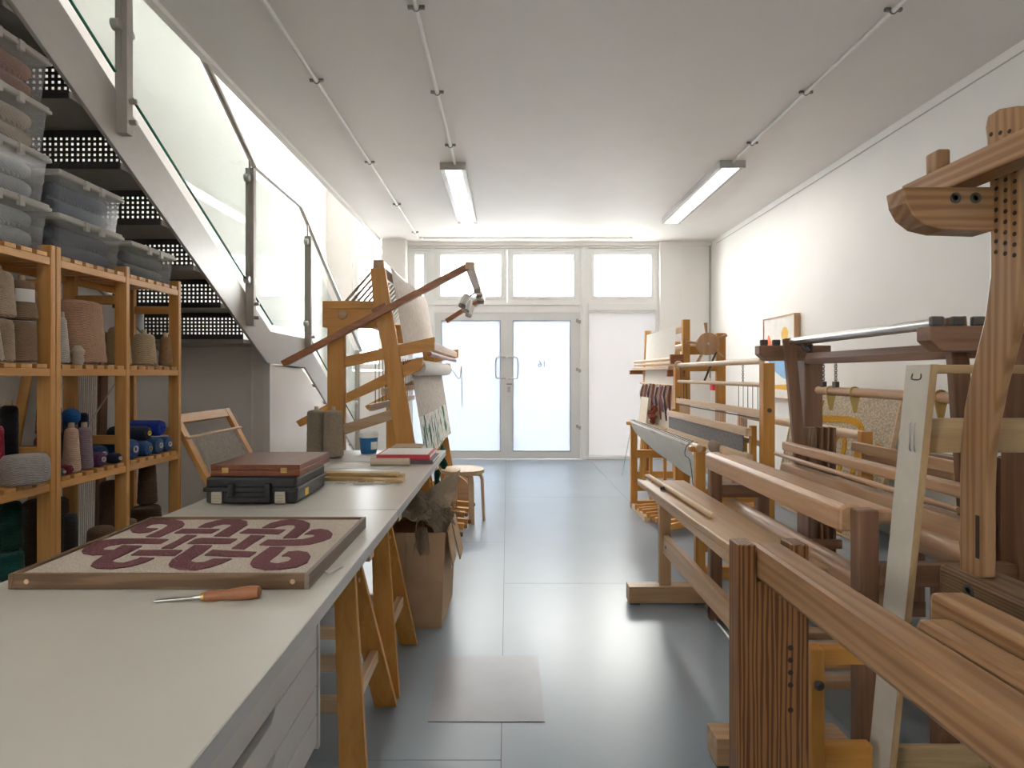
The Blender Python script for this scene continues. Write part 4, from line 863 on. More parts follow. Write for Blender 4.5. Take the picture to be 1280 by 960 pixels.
bx('back_post', la, 'darkgrain', 1.93, 2.05, 1.34, 1.40, 0, 1.0); bx('back_post', la, 'darkgrain', 1.93, 2.05, -.42, -.36, 0, 1.0)
bx('side_rail', la, 'darkgrain', 1.25, 1.93, 1.35, 1.39, .50, .60); bx('side_rail', la, 'darkgrain', .73, 1.93, -.41, -.37, .50, .60)
bx('middle_post', la, 'darkgrain', 1.16, 1.25, 1.34, 1.40, 0, .67); bx('middle_post', la, 'darkgrain', 1.16, 1.25, -.42, -.36, 0, .67)
bx('lower_rail', la, 'darkgrain', .73, 1.93, 1.41, 1.45, .11, .20); bx('lower_rail', la, 'darkgrain', .73, 1.93, -.41, -.37, .11, .20)
bx('warp_beam', la, 'oldpine', 1.95, 2.03, -.36, 1.34, .80, .90, .012)
bx('inner_post', la, 'pine', .83, .866, 1.58, 1.62, .0, .50); bx('inner_rail', la, 'pine', .866, 1.0, 1.585, 1.615, .455, .50); bx('inner_rail', la, 'pine', .866, 1.0, 1.585, 1.615, .17, .235)
obj('knob', MB().lathe([(.010, 0), (.014, -.012), (.008, -.018)], (.845, 1.58, .407), 12, 1), IRON, la)
# ===== white-painted slender frame leaning between the looms =================
wf = thing('stretcher_rack', (1.3, 1.6, 0), 'cream painted deep wooden frame leaning between the looms', 'frame')
CR = flat('cream_paint', (0.60, 0.55, 0.47), 0.5, var=0.05)
X0 = 1.052; k = (1.62 - 1.44) / 1.28
def lean(z): return 1.62 - k * z
for x in (X0, X0 + .62):
    m = MB(); v = []
    for z in (0.004, 1.275): v += [(x, lean(z), z), (x + .018, lean(z), z), (x + .018, lean(z) + .09, z), (x, lean(z) + .09, z)]
    s_ = obj('side_board', m.add(v, [(3, 2, 1, 0), (4, 5, 6, 7), (0, 1, 5, 4), (1, 2, 6, 5), (2, 3, 7, 6), (3, 0, 4, 7)]), CR, wf, .002)
    obj('edge_strip', MB().add([(a + (0 if i in (0, 3) else 0), lean(z) - .0006 - d, z) for z in (.004, 1.275) for i, (a, d) in enumerate(((x, 0), (x + .018, 0), (x + .018, -.0006), (x, -.0006)))], [(3, 2, 1, 0), (4, 5, 6, 7), (0, 1, 5, 4), (1, 2, 6, 5), (2, 3, 7, 6), (3, 0, 4, 7)]), 'ply', s_)
    if x == X0:
        for (z, dy) in ((1.252, .035), (1.235, .035), (1.10, .045), (1.08, .045)): pass
        obj('staple', MB().tube(spline([(x, lean(1.25) + .03, 1.252), (x - .003, lean(1.25) + .03, 1.238), (x - .003, lean(1.25) + .06, 1.238), (x, lean(1.25) + .06, 1.252)], 3), .0016, 6), IRON, s_)
        for d in (.03, .046): obj('staple', MB().tube([(x, lean(1.1) + d, 1.125), (x - .004, lean(1.1) + d, 1.12), (x - .004, lean(1.1) + d, 1.055), (x, lean(1.1) + d, 1.05)], .002, 6), STEEL, s_)
def crossb(z0, z1, o):
    ym_ = lean((z0 + z1) / 2) + o; return bx('cross_board', wf, 'ply', X0 + .018, X0 + .62, ym_, ym_ + .018, z0, z1)
crossb(1.252, 1.275, .055); crossb(1.045, 1.135, .048); crossb(.10, .19, .05)
# ===== loom B: walnut-stained loom ===========================================
lb = thing('floor_loom', (1.6, 2.35, 0), 'dark walnut floor loom with notched brackets and hanging heddle rods', 'loom')
bn, bf = 1.70, 3.0
def yside(y0, y1):
    bx('front_post', lb, 'walnut', 1.03, 1.092, y0, y1, 0, .852, .006)
    bx('side_rail', lb, 'walnut', 1.092, 1.50, y0, y1, .625, .69); bx('foot_rail', lb, 'walnut', 1.03, 2.12, y0 - .004, y1 + .004, .02, .10)
    bx('lower_post', lb, 'walnut', 1.27, 1.33, y0, y1, .10, .625); bx('castle_post', lb, 'walnut', 1.50, 1.59, y0 - .02, y1 + .02, .10, 1.37, .005)
    bx('back_post', lb, 'walnut', 2.05, 2.12, y0, y1, .10, .86); bx('side_rail', lb, 'walnut', 1.59, 2.05, y0, y1, .55, .62)
yside(bn, bn + .045); yside(bf - .06, bf - .015)
pz('breast_beam', lb, 'beech', [(1.0, .775), (1.075, .775), (1.075, .845), (1.06, .858), (1.02, .858), (1.0, .845)], bn + .046, bf - .061, 'xz', .008)
bx('back_beam', lb, 'walnut', 2.04, 2.11, bn + .046, bf - .061, .80, .87)
rod('cloth_roller', lb, 'beech', (1.14, bn + .05, .58), (1.14, bf - .065, .58), .045, 18); rod('warp_roller', lb, 'beech', (2.0, bn + .05, .45), (2.0, bf - .065, .45), .06, 18)
def bracket(y, lever):
    b_ = pz('notched_bracket', lb, 'walnut', [(1.262, 1.395), (1.262, 1.352), (1.30, 1.318), (1.62, 1.318), (1.62, 1.395), (1.50, 1.395)], y - .03, y + .03, 'xz', .004)
    for k in range(4): bx('notch_block', b_, IRON, 1.268 + .062 * k, 1.306 + .062 * k, y - .03, y - .012, 1.395, 1.424, .005)
bracket(2.93, 1); bracket(1.76, 0)
for (p, q) in (((1.40, 2.885, 1.43), (1.47, 2.87, .62)), ((1.40, 1.815, 1.43), (1.47, 1.83, .62))): br('beater_arm', lb, 'walnut', p, q, .028, .055, up=(1, 0, 0))
rod('pipe_bar', lb, STEEL, (1.33, 1.79, 1.408), (1.415, 2.91, 1.414), .017, 14)
br('guide_bar', lb, 'walnut', (1.372, 1.79, 1.41), (1.45, 2.90, 1.41), .03, .028)
pz('hanging_bar', lb, 'walnut', [(1.43, 1.30), (1.47, 1.30), (1.475, 1.325), (1.465, 1.352), (1.435, 1.352), (1.425, 1.325)], 1.79, 2.78, 'xz')
obj('hook', MB().tube(spline([(1.45, 2.79, 1.36), (1.43, 2.80, 1.385), (1.47, 2.81, 1.39), (1.455, 2.80, 1.33), (1.44, 2.785, 1.30)], 4), .012, 8), IRON, lb)
rod('heddle_rod', lb, 'beech', (1.45, 1.80, 1.172), (1.45, 2.70, 1.176), .019, 14)
for y in (2.66, 2.56, 1.85):
    chain(lb, (1.45, y, 1.30), (1.45, y, 1.215)); bx('chain_plate', lb, IRON, 1.441, 1.459, y - .014, y + .014, 1.17, 1.218, .002)
for y in (2.60, 2.42, 1.94): obj('brass_hanger', MB().tube([(1.45 + .022 * math.cos(t), y, 1.174 + .022 * math.sin(t)) for t in [i * math.pi / 6 for i in range(13)]], .004, 6).prism([(1.43, 1.155), (1.47, 1.155), (1.456, 1.09), (1.444, 1.09)], y - .003, y + .003, 'xz'), BRASS, lb)
# beater
bx('beater_cap', lb, 'beech', 1.385, 1.425, bn + .06, 2.93, .868, .912, .008); bx('shuttle_race', lb, 'beech', 1.385, 1.44, bn + .06, 2.935, .735, .805, .006)
rod('reed_rod', lb, 'beech', (1.37, bn + .06, .838), (1.37, 2.96, .846), .010, 10)
rod('reed_wire', lb, IRON, (1.392, bn + .07, .824), (1.392, 2.80, .826), .003, 6)
for j in range(5): bx('lamm_slat', lb, 'walnut', 1.475 + .031 * j, 1.488 + .031 * j, 2.84, 2.895, .22, .99, .003)
for j in range(5): bx('lamm_slat', lb, 'walnut', 1.475 + .031 * j, 1.488 + .031 * j, 1.80, 1.855, .22, .99, .003)
bx('lamm_clamp', lb, 'walnut', 1.46, 1.63, 2.82, 2.84, .40, .445)
for j in range(4): bx('treadle', lb, 'beech', 1.12, 2.0, 2.1 + .13 * j, 2.16 + .13 * j, .11, .14)
for j, (x, z) in enumerate(((1.66, .88), (1.72, .84), (1.78, .80))): bx('heddle_frame_bar', lb, 'beech', x, x + .03, bn + .06, 2.80, z, z + .045)
bx('breast_board', lb, 'beech', 1.076, 1.17, bn + .046, bf - .061, .80, .842, .008)
# ===== bench =================================================================
be = thing('loom_bench', (.89, 2.5, 0), 'long beech loom bench with plank seat beside the walnut loom', 'bench')
obj('seat_plank', MB().prism([(.738, 3.29), (.79, 1.81), (1.005, 1.81), (1.005, 3.29)], .622, .65, 'xy'), wood('benchwood', 1), be, .006)
bx('apron', be, 'benchwood', .775, .80, 1.9, 3.2, .585, .621)
for y in (3.165, 1.86):
    bx('leg', be, 'redbrown' if 0 else 'benchwood', .832, .895, y, y + .035, .10, .621); bx('foot', be, 'benchwood', .66, 1.08, y - .03, y + .055, .012, .10)
    bx('foot_pad', be, IRON, .665, .72, y - .02, y + .045, 0, .012); bx('foot_pad', be, IRON, 1.02, 1.075, y - .02, y + .045, 0, .012)
bx('stretcher', be, 'benchwood', .848, .878, 1.895, 3.165, .275, .375)
obj('bolt', MB().lathe([(.008, 0), (.008, -.004)], (.848, 3.10, .325), 10, 0), IRON, be)
st_ = obj('wooden_stick', MB().tube([(.80, 3.36, .664), (.815, 3.34, .664), (.848, 2.42, .664), (.852, 2.40, .664)], [.008, .013, .013, .010], 12), 'birch', label='pale rounded stick lying along the bench', cat='stick')
obj('stick_rest', MB().box(.80, .86, 3.20, 3.225, .651, .661), 'birch', label='small birch offcut under the end of the stick', cat='offcut')
obj('metal_comb', MB().box(.795, .84, 3.0, 3.012, .651, .668).box(.795, .84, 3.012, 3.018, .651, .657), IRON, label='small dark metal comb on the bench seat', cat='comb')
for j, (x, r) in enumerate(((1.10, .009), (1.13, .012), (1.06, .007))):
    rod('metal_rod', None, STEEL, (x, 3.14 - .02 * j, r + .001), (x - .04, 1.95, r + .001), r, 10, label=('medium', 'thick', 'thin')[j] + ' steel rod lying on the floor under the bench', cat='rod')
# ===== loom C: pale loom with laced cloth ====================================
lc = thing('floor_loom', (1.6, 4.5, 0), 'pine floor loom with white laced cloth and grey reed behind the bench', 'loom')
cn, cf = 3.55, 5.46
def cside(y0, y1):
    bx('front_post', lc, 'pine', 1.155, 1.215, y0, y1, .07, .775); bx('foot_rail', lc, 'pine', 1.155, 2.25, y0, y1, 0, .07)
    bx('arm_rail', lc, 'pine', 1.215, 1.57, y0 + .004, y1 - .004, .47, .545); bx('low_rail', lc, 'pine', 1.215, 1.57, y0 + .004, y1 - .004, .16, .235)
    bx('castle_post', lc, 'pine', 1.565, 1.635, y0 - .01, y1 + .01, .07, 1.32, .004); bx('rear_post', lc, 'pine', 2.17, 2.24, y0, y1, .07, .90)
    bx('rear_rail', lc, 'pine', 1.64, 2.17, y0 + .004, y1 - .004, .55, .62); bx('top_cap', lc, 'pine', 1.12, 1.22, y0 - .005, y1 + .005, .775, .81, .01)
    obj('bolt', MB().lathe([(.014, 0), (.014, -.004), (.007, -.004)], (1.6, y0 - .01, 1.03), 12, 1), IRON, lc)
cside(cn, cn + .045); cside(cf - .05, cf)
rod('breast_beam', lc, 'birch', (1.17, cn - .02, .80), (1.17, cf + .03, .80), .022, 14)
rod('back_beam', lc, 'birch', (2.2, cn + .05, .87), (2.2, cf - .05, .87), .03, 14)
def hang(u, v):  # white cloth over the breast beam hanging into a curve
    y = cn + .10 + (cf - cn - .16) * u; dep = .30 * (.55 + .45 * math.cos(u * 1.2)) ; a = v
    if v < .12: return Vector((1.20 - .06 * v / .12, y, .825))
    w_ = (v - .12) / .88
    return Vector((1.14 + .16 * w_ ** 1.5 + .006 * math.sin(14 * u + 6 * w_), y, .82 - dep * w_))
drape(lc, 'laced_cloth', hang, 26, 12, COTTON)
m = MB()
for j in range(40):
    y = cn + .12 + (cf - cn - .2) * j / 39; m.tube([(1.145, y, .822), (1.175, y + .02, .828), (1.215, y + .028, .815)], .0022, 4)
obj('lacing', m, CORD, lc, kind='stuff')
obj('cord_loop', MB().tube(spline([(1.18, cn + .12, .83), (1.13, cn + .10, .80), (1.125, cn + .12, .74), (1.16, cn + .13, .70), (1.17, cn + .10, .55)], 5), .0025, 6), CORD, lc)
rod('top_roller', lc, 'birch', (1.585, cn + .06, 1.333), (1.585, cf - .07, 1.333), .02, 14)
obj('roller_bracket', MB().tube(spline([(1.585, cf - .10, 1.30), (1.555, cf - .10, 1.32), (1.565, cf - .10, 1.36), (1.605, cf - .10, 1.355), (1.61, cf - .10, 1.31)], 4), .012, 8), 'birch', lc)
rod('shaft_rod', lc, 'birch', (1.585, cn + .06, 1.185), (1.585, cf - .10, 1.185), .015, 12)
for y in (cn + .35, cf - .16): chain(lc, (1.585, y, 1.32), (1.585, y, 1.195), 10)
m = MB()
for j in range(5):
    y = cn + .12 + .075 * j; m.tube([(1.585, y, 1.18), (1.585, y, 1.03)], .0022, 4)
for j in range(3): y = cf - .25 - .09 * j; m.tube([(1.585, y, 1.18), (1.585, y, 1.03)], .0022, 4)
obj('tie_cord', m, CORD, lc, kind='stuff')
bx('heddle_bar', lc, 'birch', 1.57, 1.60, cn + .06, cf - .06, .985, 1.03); bx('heddle_bar', lc, 'birch', 1.57, 1.60, cn + .06, cf - .06, .80, .835)
rod('heddle_wire', lc, IRON, (1.585, cn + .07, .972), (1.585, cf - .07, .972), .005, 8)
warp(lc, 'heddles', (1.585, cn + .12, .968), (1.585, cf - .12, .968), (1.585, cn + .12, .836), (1.585, cf - .12, .836), 70, .008, WARPW)
bx('beater_cap', lc, 'birch', 1.485, 1.52, cn + .055, cf - .055, .865, .915); bx('beater_sill', lc, 'birch', 1.485, 1.53, cn + .055, cf - .055, .695, .755)
obj('reed', MB().box(1.50, 1.506, cn + .14, cf - .07, .757, .864), REED, lc)
for y in (cn + .075, cf - .095): br('beater_arm', lc, 'pine', (1.535, y, .60), (1.535, y, .93), .035, .035)
m = MB()
for j in range(13): y = 4.05 + .016 * j; m.tube([(1.51 + .034 * math.cos(t), y + .01 * math.sin(t * .5), .725 + .045 * math.sin(t)) for t in [i * math.pi / 5 for i in range(11)]], .006, 5)
obj('twine_wrap', m, yarn('twine', (0.40, 0.32, 0.24), 300), lc, kind='stuff')
bx('shelf_bar', lc, 'birch', 1.40, 1.47, cn + .05, cf - .06, .62, .645)
for j in range(8):
    y = 4.52 + .098 * j; x0 = 1.16 + .028 * (j % 4); br('treadle', lc, 'pine', (1.20 - .012 * j + .03, y, .055 + .004 * (j % 3)), (2.1, y * .5 + 2.43, .17), .032, .045)
bx('floor_rail', lc, 'birch', 1.16, 1.205, 4.9, cf - .051, .0, .05)
g = MB(); rr = []
for i in range(48):
    a = 2 * math.pi * i / 48; r_ = .085 if i % 4 < 2 else .073; rr.append((1.50 + r_ * math.cos(a), .56 + r_ * math.sin(a)))
pz('ratchet_wheel', lc, 'beech', rr, cn + .12, cn + .15, 'xz', 0)
rod('cloth_roller', lc, 'birch', (1.50, cn + .151, .56), (1.50, cf - .06, .56), .05, 18)
# ===== loom D: upright tapestry loom with spoked disc =========================
ld = thing('tapestry_loom', (1.85, 6.3, 0), 'upright pine tapestry loom with a spoked wooden disc near the far corner', 'loom')
bx('front_post', ld, 'pine', 1.675, 1.745, 5.53, 5.58, 0, 1.775, .004); br('front_post', ld, 'pine', (1.63, 7.0, 0), (1.70, 7.0, 1.775), .05, .07, up=(1, 0, 0))
bx('rear_post', ld, 'pine', 2.0, 2.085, 5.53, 5.58, 0, 1.645, .004); bx('rear_post', ld, 'pine', 2.0, 2.085, 6.98, 7.03, 0, 1.645, .004)
for y in (5.535, 6.985):
    bx('side_rail', ld, 'pine', 1.746, 2.0, y, y + .04, 1.44, 1.52); bx('side_rail', ld, 'pine', 1.746, 2.0, y, y + .04, 1.28, 1.36); bx('foot_rail', ld, 'pine', 1.5, 2.2, y, y + .04, 0, .08)
bx('top_bar', ld, 'birch', 1.69, 1.73, 5.58, 6.97, 1.66, 1.72)
drape(ld, 'white_warp', lambda u, v: Vector((1.665 - .05 * v, 5.72 + 1.2 * u, 1.72 - 1.05 * v)), 6, 6, WARPW)
rod('heddle_stick', ld, 'birch', (1.60, 5.55, 1.40), (1.57, 7.12, 1.40), .016); rod('heddle_stick', ld, 'birch', (1.60, 5.55, 1.36), (1.57, 7.12, 1.36), .016)
bx('beater_shelf', ld, 'birch', 1.54, 1.65, 5.55, 7.12, 1.30, 1.33)
bx('shelf_bracket', ld, 'redbrown', 1.55, 1.675, 5.50, 5.545, 1.35, 1.44); bx('shelf_arm', ld, 'redbrown', 1.52, 1.69, 5.50, 5.53, 1.23, 1.295); bx('shelf_arm', ld, 'redbrown', 1.50, 1.66, 7.09, 7.12, 1.25, 1.30)
dk = obj('ratchet_disc', MB().lathe([(.105, -.02), (.108, -.014), (.108, .014), (.105, .02)], (1.90, 5.50, 1.54), 32, 1), 'beech', ld)
obj('hub_bolt', MB().lathe([(.014, -.02), (.012, -.026)], (1.90, 5.50, 1.54), 10, 1), STEEL, dk)
for a in (95, 25, -42, -118, 175):
    a = math.radians(a); d = Vector((math.cos(a), 0, math.sin(a))); c = Vector((1.90, 5.505, 1.54)); obj('spoke', MB().tube([c + d * .10, c + d * .20], [.010, .017], 10), 'beech', dk)
rod('warp_roller', ld, 'birch', (1.90, 5.521, 1.54), (1.90, 6.98, 1.54), .04, 16)
br('pawl_strap', ld, IRON, (1.985, 5.50, 1.47), (1.87, 5.50, 1.19), .016, .02, up=(0, 1, 0))
m = MB(); random.seed(5); hk = []
for j in range(30): hk.append((5.68 + 1.2 * j / 29, random.uniform(.78, .96), random.uniform(1.11, 1.15)))
cols = [('brick', (0.30, 0.10, 0.06)), ('mauve', (0.26, 0.17, 0.22)), ('offwhite', (0.66, 0.60, 0.52)), ('plum_d', (0.12, 0.05, 0.07)), ('ochre', (0.48, 0.27, 0.07)), ('lavender', (0.42, 0.36, 0.44))]
for j, (y, z0, z_1) in enumerate(hk):
    c_ = cols[(j * 5 + j // 4) % 6]
    obj('yarn_hank', MB().tube([(1.60, y, z_1), (1.585, y + .008, (z0 + z_1) / 2), (1.59, y - .01, z0)], [.010, .017, .008], 7), yarn('hank_' + c_[0], c_[1], 200), ld)
rod('hank_rail', ld, 'birch', (1.605, 5.6, 1.145), (1.605, 7.0, 1.145), .008)
bx('lower_bar', ld, 'pine', 1.66, 1.72, 5.58, 6.98, .62, .69)
obj('canvas_board', MB().bar((1.49, 6.35, .72), (1.52, 6.35, 1.0), .34, .03, up=(1, 0, 0)), flat('canvas_cream', (0.70, 0.62, 0.50), 0.8), label='small cream canvas board propped before the tapestry loom', cat='canvas')
bt = thing('work_table', (1.5, 6.3, 0), 'low pine stand under the canvas board by the tapestry loom', 'table')
bx('top', bt, 'birch', 1.40, 1.60, 5.75, 6.7, .68, .715)
for (x, y) in ((1.42, 5.78), (1.56, 5.78), (1.42, 6.64), (1.56, 6.64)): bx('leg', bt, 'pine', x, x + .03, y, y + .03, 0, .68)
random.seed(9)
obj('yarn_scraps', MB().tube(spline([(1.50, 6.02, .75), (1.52, 6.0, .80), (1.48, 6.05, .84), (1.53, 5.98, .88), (1.49, 6.06, .90)], 3), [.03, .035, .02, .04, .045, .03, .02, .04, .03, .025, .045, .03, .01], 8), yarn('russet', (0.22, 0.055, 0.03), 90), label='bundle of russet yarn scraps on the low stand', cat='yarn')
# leaning glass sheets
for j, (x0, lab) in enumerate(((1.42, 'green-tinted glass sheet leaning nearest the glazed front'), (1.62, 'green-tinted glass sheet leaning behind the first one'))):
    obj('glass_sheet', MB().add([(x0, 7.20, .002), (x0 + .10, 7.60, .002), (x0 + .22, 7.60, .62), (x0 + .12, 7.20, .62), (x0 + .006, 7.20, .0), (x0 + .106, 7.60, .0), (x0 + .226, 7.60, .618), (x0 + .126, 7.20, .618)], [(0, 1, 2, 3), (7, 6, 5, 4), (0, 4, 5, 1), (1, 5, 6, 2), (2, 6, 7, 3), (3, 7, 4, 0)]), SHEETGL, label=lab, cat='glass')
obj('leaning_board', MB().bar((1.66, 7.08, .0), (1.76, 7.08, .62), .05, .10, up=(1, 0, 0)), 'redbrown', label='red brown board leaning behind the glass sheets', cat='board')
# ===== loom E: tall loom at the left beyond the table =========================
le = thing('counterbalance_loom', (-.9, 5.2, 0), 'tall pine loom with high warp sheet beyond the work table', 'loom')
Yn, Yf, sE = 4.20, 6.30, F / 4.20
def e(px, py): return ((px - CX) / sE, H - (py - CY) / sE)
for Y in (Yn, Yf - .06):
    y0, y1 = Y, Y + .06; P = lambda n_, pts, a=0, b_=0, mt='pine': pz(n_, le, mt, [e(*p) for p in pts], y0 + a, y1 + b_, 'xz', .004)
    P('rear_post', [(409, 409), (430, 409), (430, 683), (409, 683)])
    P('head_block', [(403, 386), (474, 386), (480, 410), (410, 410), (403, 409)]); P('head_cap', [(403, 376), (470, 376), (472, 386), (403, 386)], .0, 0)
    P('slanted_upright', [(464, 336), (482, 336), (541, 683), (514, 683), (478, 430), (468, 385)], -.035, -.061)
    P('upper_rail', [(430, 446), (543, 421), (543, 437), (430, 459)], .0, -.02)
    P('lower_rail', [(432, 492), (522, 447), (528, 448), (529, 456), (524, 463), (432, 504)], .0, -.02)
    P('base_rail', [(405, 683), (560, 683), (560, 668), (405, 668)], .061, .03)
    P('rear_arm', [(369, 527), (409, 505), (409, 516), (374, 534)], .01, 0)
    hx, hz = e(428, 393); obj('hub', MB().lathe([(.034, 0), (.034, -.006), (.03, -.008)], (hx, y0, hz), 20, 1), 'beech', le)
X, Z = e(474, 331); pz('top_beam', le, 'beech', [(X - .042, Z - .03), (X + .042, Z - .03), (X + .038, Z + .028), (X - .038, Z + .03)], Yn - .03, Yf + .03, 'xz', .006)
def linen(u, v):
    a = Vector((-.862, 0, 2.045)); b_ = Vector((-.758, 0, 1.46)); p = a.lerp(b_, v); return Vector((p.x + .004 * math.sin(9 * u + 5 * v) * v, Yn + .075 + (Yf - Yn - .15) * u, p.z - .01 * math.sin(7 * u)))
LINEN = stripes('warp_sheet_linen', [(0.0, (0.42, 0.36, 0.31)), (0.44, (0.50, 0.44, 0.385)), (0.5, (0.56, 0.51, 0.45)), (0.55, (0.47, 0.41, 0.355)), (0.62, (0.60, 0.55, 0.50))], 1, 60)
drape(le, 'warp_sheet', linen, 30, 12, LINEN)
warp(le, 'rear_warp', (-1.0, Yn + .07, 2.03), (-1.0, Yf - .07, 2.03), (-1.23, Yn + .07, 1.765), (-1.23, Yf - .07, 1.765), 16, .07, WARPW)
rod('rear_roller', le, 'birch', (-1.24, Yn + .061, 1.72), (-1.24, Yf - .061, 1.72), .05, 18)
bx('breast_board', le, 'birch', -.60, -.54, Yn + .04, Yf + .02, 1.43, 1.49); rod('tie_bar', le, 'redbrown', (-.57, Yn + .05, 1.40), (-.57, Yf + .03, 1.40), .018)
rod('white_roll', le, COTTON, (-.655, Yn + .045, 1.30), (-.655, Yf - .07, 1.30), .06, 20)
def tap(u, v):
    a = Vector((-.70, 0, 1.25)); b_ = Vector((-.60, 0, .62)); p = a.lerp(b_, v); return Vector((p.x + .01 * math.sin(6 * u), Yn + .06 + (Yf - Yn - .14) * u, p.z))
drape(le, 'warp_front', lambda u, v: tap(u, v * .5), 24, 6, LINEN)
TAP = stripes('tapestry_green', [(0.0, (0.03, 0.13, 0.10)), (0.42, (0.70, 0.68, 0.62)), (0.52, (0.42, 0.38, 0.33)), (0.55, (0.74, 0.72, 0.67)), (0.64, (0.04, 0.16, 0.12))], 1, 15)
drape(le, 'tapestry', lambda u, v: tap(u, .5 + v * .5) + Vector((.002, 0, 0)), 24, 6, TAP)
for Y, nm in ((Yn - .10, 'near'), (5.90, 'far')):
    a = Vector((-1.583 if nm == 'near' else -.62, Y, 1.3235 if nm == 'near' else 1.79)); b_ = Vector((-.262, Y, 2.02)); br('swing_pole', le, 'redbrown', a, b_, .045, .05, up=(0, 1, 0))
br('pole_clamp', le, 'redbrown', (-.95, Yn - .10, 1.685), (-.85, Yn - .10, 1.737), .046, .022, up=(0, 1, 0))
br('end_board', le, 'birch', (-.262, Yn - .13, 2.015), (-.262, 5.93, 2.015), .065, .05)
for j, y in enumerate((5.05, 5.45, 5.85)):
    lp = thing('spot_lamp', (-.28, y, 1.90), ('small clip-on spot lamp nearest the pole end of the tall loom', 'small clip-on spot lamp in the middle of the loom board', 'small clip-on spot lamp at the far end of the loom board')[j], 'lamp', 'spot lamps clipped to the tall loom')
    obj('clamp', MB().box(-.29, -.235, y - .018, y + .018, 1.958, 1.989), GUN, lp, .003)
    obj('arm', MB().tube([(-.28, y, 1.96), (-.33, y + .0, 1.93), (-.36, y, 1.915)], .008, 8), STEEL, lp)
    a = Vector((-.35, y, 1.945)); d = Vector((-.35, -.25, -.9)).normalized(); 
    obj('head', MB().tube([a, a + d * .01, a + d * .10, a + d * .105], [.02, .032, .034, .030], 16), UPVC, lp); obj('bezel', MB().tube([a + d * .104, a + d * .125], [.035, .033], 16), GUN, lp)
bx('harness_bar', le, 'birch', -.93, -.90, Yn + .07, Yf - .07, 1.10, 1.15); bx('harness_bar', le, 'birch', -1.02, -.99, Yn + .07, Yf - .07, .98, 1.03)
br('front_batten', le, 'birch', (*e(430, 537)[:1], Yn - .0 - .012, e(430, 537)[1]), (e(493, 517)[0], Yn - .012, e(493, 517)[1]), .02, .075, up=(0, 0, 1))
m = MB()
for j in range(14):
    y = Yn + .15 + .13 * j; m.tube([(-.915, y, 1.36), (-.915, y, 1.15)], .003, 4); m.tube([(-1.0, y + .05, 1.40), (-1.0, y + .05, 1.03)], .003, 4)
obj('tie_cord', m, CORD, le, kind='stuff')
obj('side_cord', MB().tube(spline([(-.60, Yf + .01, 1.30), (-.52, Yf + .02, 1.2), (-.50, Yf + .02, 1.33), (-.49, Yf + .02, .9)], 5), .005, 6), flat('grey_cord', (0.4, 0.4, 0.4), 0.8), le)
for j in range(6):
    y = 4.35 + .19 * j; br('treadle', le, 'pine', (-.36 + .02 * (j % 3), y, .05 + .012 * (j % 2)), (-1.2, y, .14), .05, .045)
    obj('treadle_tip', MB().lathe([(.018, 0), (.018, .02), (.012, .028)], (-.36 + .02 * (j % 3), y, .05 + .012 * (j % 2)), 10, 0), 'redbrown', le)
ys_ = [('emerald yarn bundle hanging by the table corner', (0.01, 0.09, 0.06), (-.46, 3.99 + .12, .66)), ('dark green yarn bundle hanging lower beside the table', (0.012, 0.07, 0.055), (-.50, 4.12, .50))]
for j, (lab, c_, p) in enumerate(ys_):
    p = Vector(p); obj('yarn_bundle', MB().tube([p + Vector((0, 0, .09)), p + Vector((.005, 0, .05)), p, p + Vector((.012, 0, -.05)), p + Vector((.01, 0, -.08))], [.008, .025, .018, .03, .012], 10), yarn('bundle%d' % j, c_, 150), le)
obj('fan_stand', MB().prism([(-.60, .004), (-.33, .004), (-.335, .08), (-.36, .16), (-.40, .22), (-.45, .26), (-.60, .26)], 5.6, 5.63, 'xz'), 'beech', label='quarter-round plywood board standing behind the stool', cat='board')
obj('small_box', MB().box(-.52, -.42, 6.45, 6.6, .0, .12), 'birch', None, .004, label='small pale wooden box on the floor by the glazed doors', cat='box')
# ---------------------------------------------------------------- things on the right wall
pic = thing('framed_picture', (2.97, 6.3, .98), 'framed abstract print with a yellow sun on the right wall', 'picture')
y0, y1, z0, z1_ = 5.93, 6.66, .985, 1.88; xf = 2.935
for (a, b_, c, d_) in ((y0, y0 + .012, z0, z1_), (y1 - .012, y1, z0, z1_), (y0 + .012, y1 - .012, z1_ - .012, z1_), (y0 + .012, y1 - .012, z0, z0 + .012)): bx('frame_rail', pic, 'beech', xf, 2.998, a, b_, c, d_, .001)
obj('print', MB().box(xf + .01, xf + .012, y0 + .012, y1 - .012, z0 + .012, z1_ - .012), flat('print_white', (0.80, 0.78, 0.74), 0.6), pic)
def shape(name, pts, col): return obj(name, MB().prism(pts, xf + .0085, xf + .0099, 'yz'), col, pic)
Q = lambda u, v: (y1 - .012 - u * (y1 - y0 - .024), z1_ - .012 - v * (z1_ - z0 - .024))
shape('sun_disc', [Q(.70 + .11 * math.cos(t), .215 + .085 * math.sin(t)) for t in [i * math.pi / 12 for i in range(24)]], flat('print_yellow', (0.68, 0.42, 0.08), 0.6))
shape('orange_shape', [Q(*p) for p in ((.10, .46), (.10, .30), (.15, .20), (.20, .22), (.28, .33), (.40, .40), (.50, .46))], flat('print_orange', (0.66, 0.13, 0.05), 0.6))
shape('blue_shape', [Q(*p) for p in ((.12, .50), (.80, .50), (.80, .78), (.62, .75), (.40, .68), (.22, .60))], flat('print_blue', (0.22, 0.42, 0.66), 0.6))
shape('ochre_shape', [Q(*p) for p in ((.15, .86), (.40, .84), (.80, .83), (.80, .90), (.50, .895), (.15, .90))], flat('print_ochre', (0.72, 0.40, 0.04), 0.6))
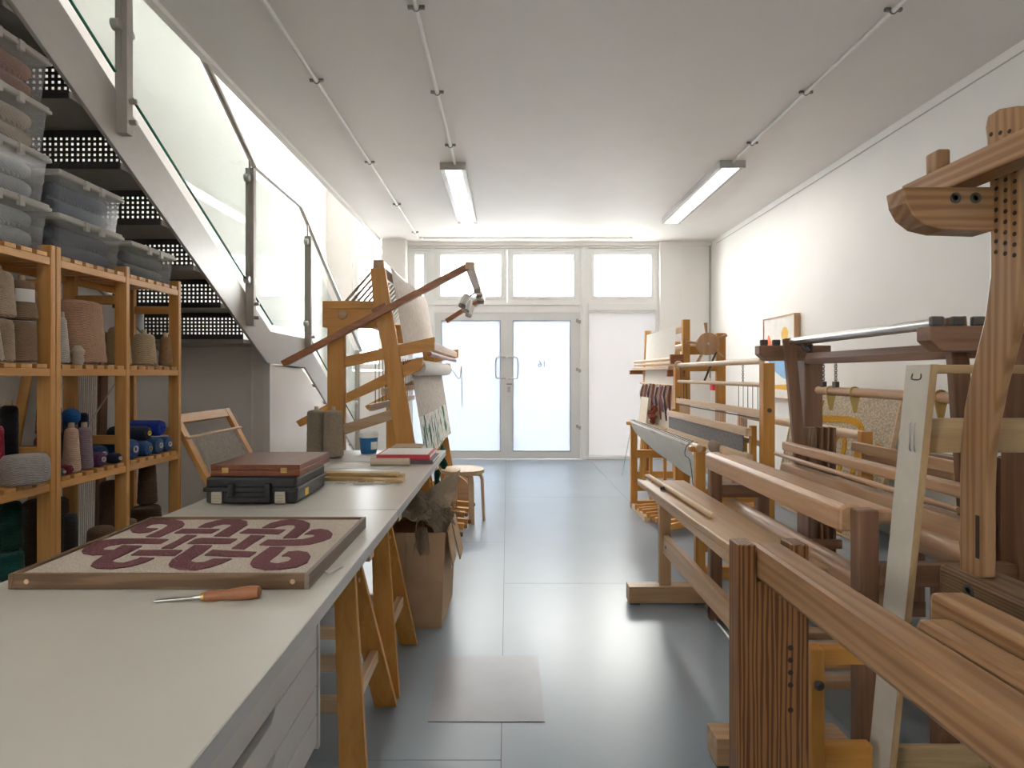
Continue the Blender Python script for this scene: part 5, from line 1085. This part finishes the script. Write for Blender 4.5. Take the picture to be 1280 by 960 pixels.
# large tufted panel leaning on the right wall
tp = thing('tufted_panel', (2.65, 4.85, 0), 'large beige tufted panel with mustard line motif leaning on the wall', 'tufted panel')
O = Vector((2.60, 4.12, .004)); U = Vector((0, 1, 0)); V = Vector((.24, 0, 1.115)).normalized(); N = Vector((-1.115, 0, .24)).normalized(); hgt = 1.14; wid = 1.5
def quadbox(name, u0, u1, v0, v1, n0, n1, mat, par):
    v = [O + U * u + V * w + N * n for n in (n0, n1) for w in (v0, v1) for u in (u0, u1)]
    return obj(name, MB().add(v, [(0, 2, 3, 1), (4, 5, 7, 6), (0, 1, 5, 4), (2, 6, 7, 3), (0, 4, 6, 2), (1, 3, 7, 5)]), mat, par)
quadbox('tufted_ground', .012, wid - .012, .012, hgt - .012, 0, .022, pile('tuft_beige', (0.72, 0.63, 0.50), (0.42, 0.34, 0.25), 60), tp)
for a in ((0, .012, 0, hgt), (wid - .012, wid, 0, hgt), (.012, wid - .012, 0, .012), (.012, wid - .012, hgt - .012, hgt)): quadbox('edge_strip', *a, -.005, .03, wood('birch', 1), tp)
MUS = pile('tuft_mustard', (0.60, 0.33, 0.045), (0.42, 0.21, 0.02), 70)
def onrug(px, py):
    d = Vector(((px - CX) / F, 1, -(py - CY) / F)); C0 = Vector((0, 0, H)); P0 = O + N * .022
    t = (P0 - C0).dot(N) / d.dot(N); p = C0 + d * t - O; return Vector((p.dot(U), p.dot(V)))
for L, w in (([(1010, 522), (1024, 523), (1045, 524), (1066, 526), (1077, 536), (1074, 558), (1068, 582), (1062, 612), (1056, 640)], .055), ([(1042, 585), (1042, 560), (1047, 545), (1054, 543), (1056, 556), (1052, 575), (1046, 600)], .05),
             ([(1084, 600), (1085, 578), (1090, 564), (1098, 560), (1104, 566)], .055), ([(1050, 655), (1050, 672), (1056, 684), (1066, 690)], .05), ([(1026, 508), (1028, 500)], .07)):
    m = MB(); ribbon(m, spline([onrug(*p) for p in L], 5), w, O + N * .022, U, V, N, .006); obj('mustard_line', m, MUS, tp)
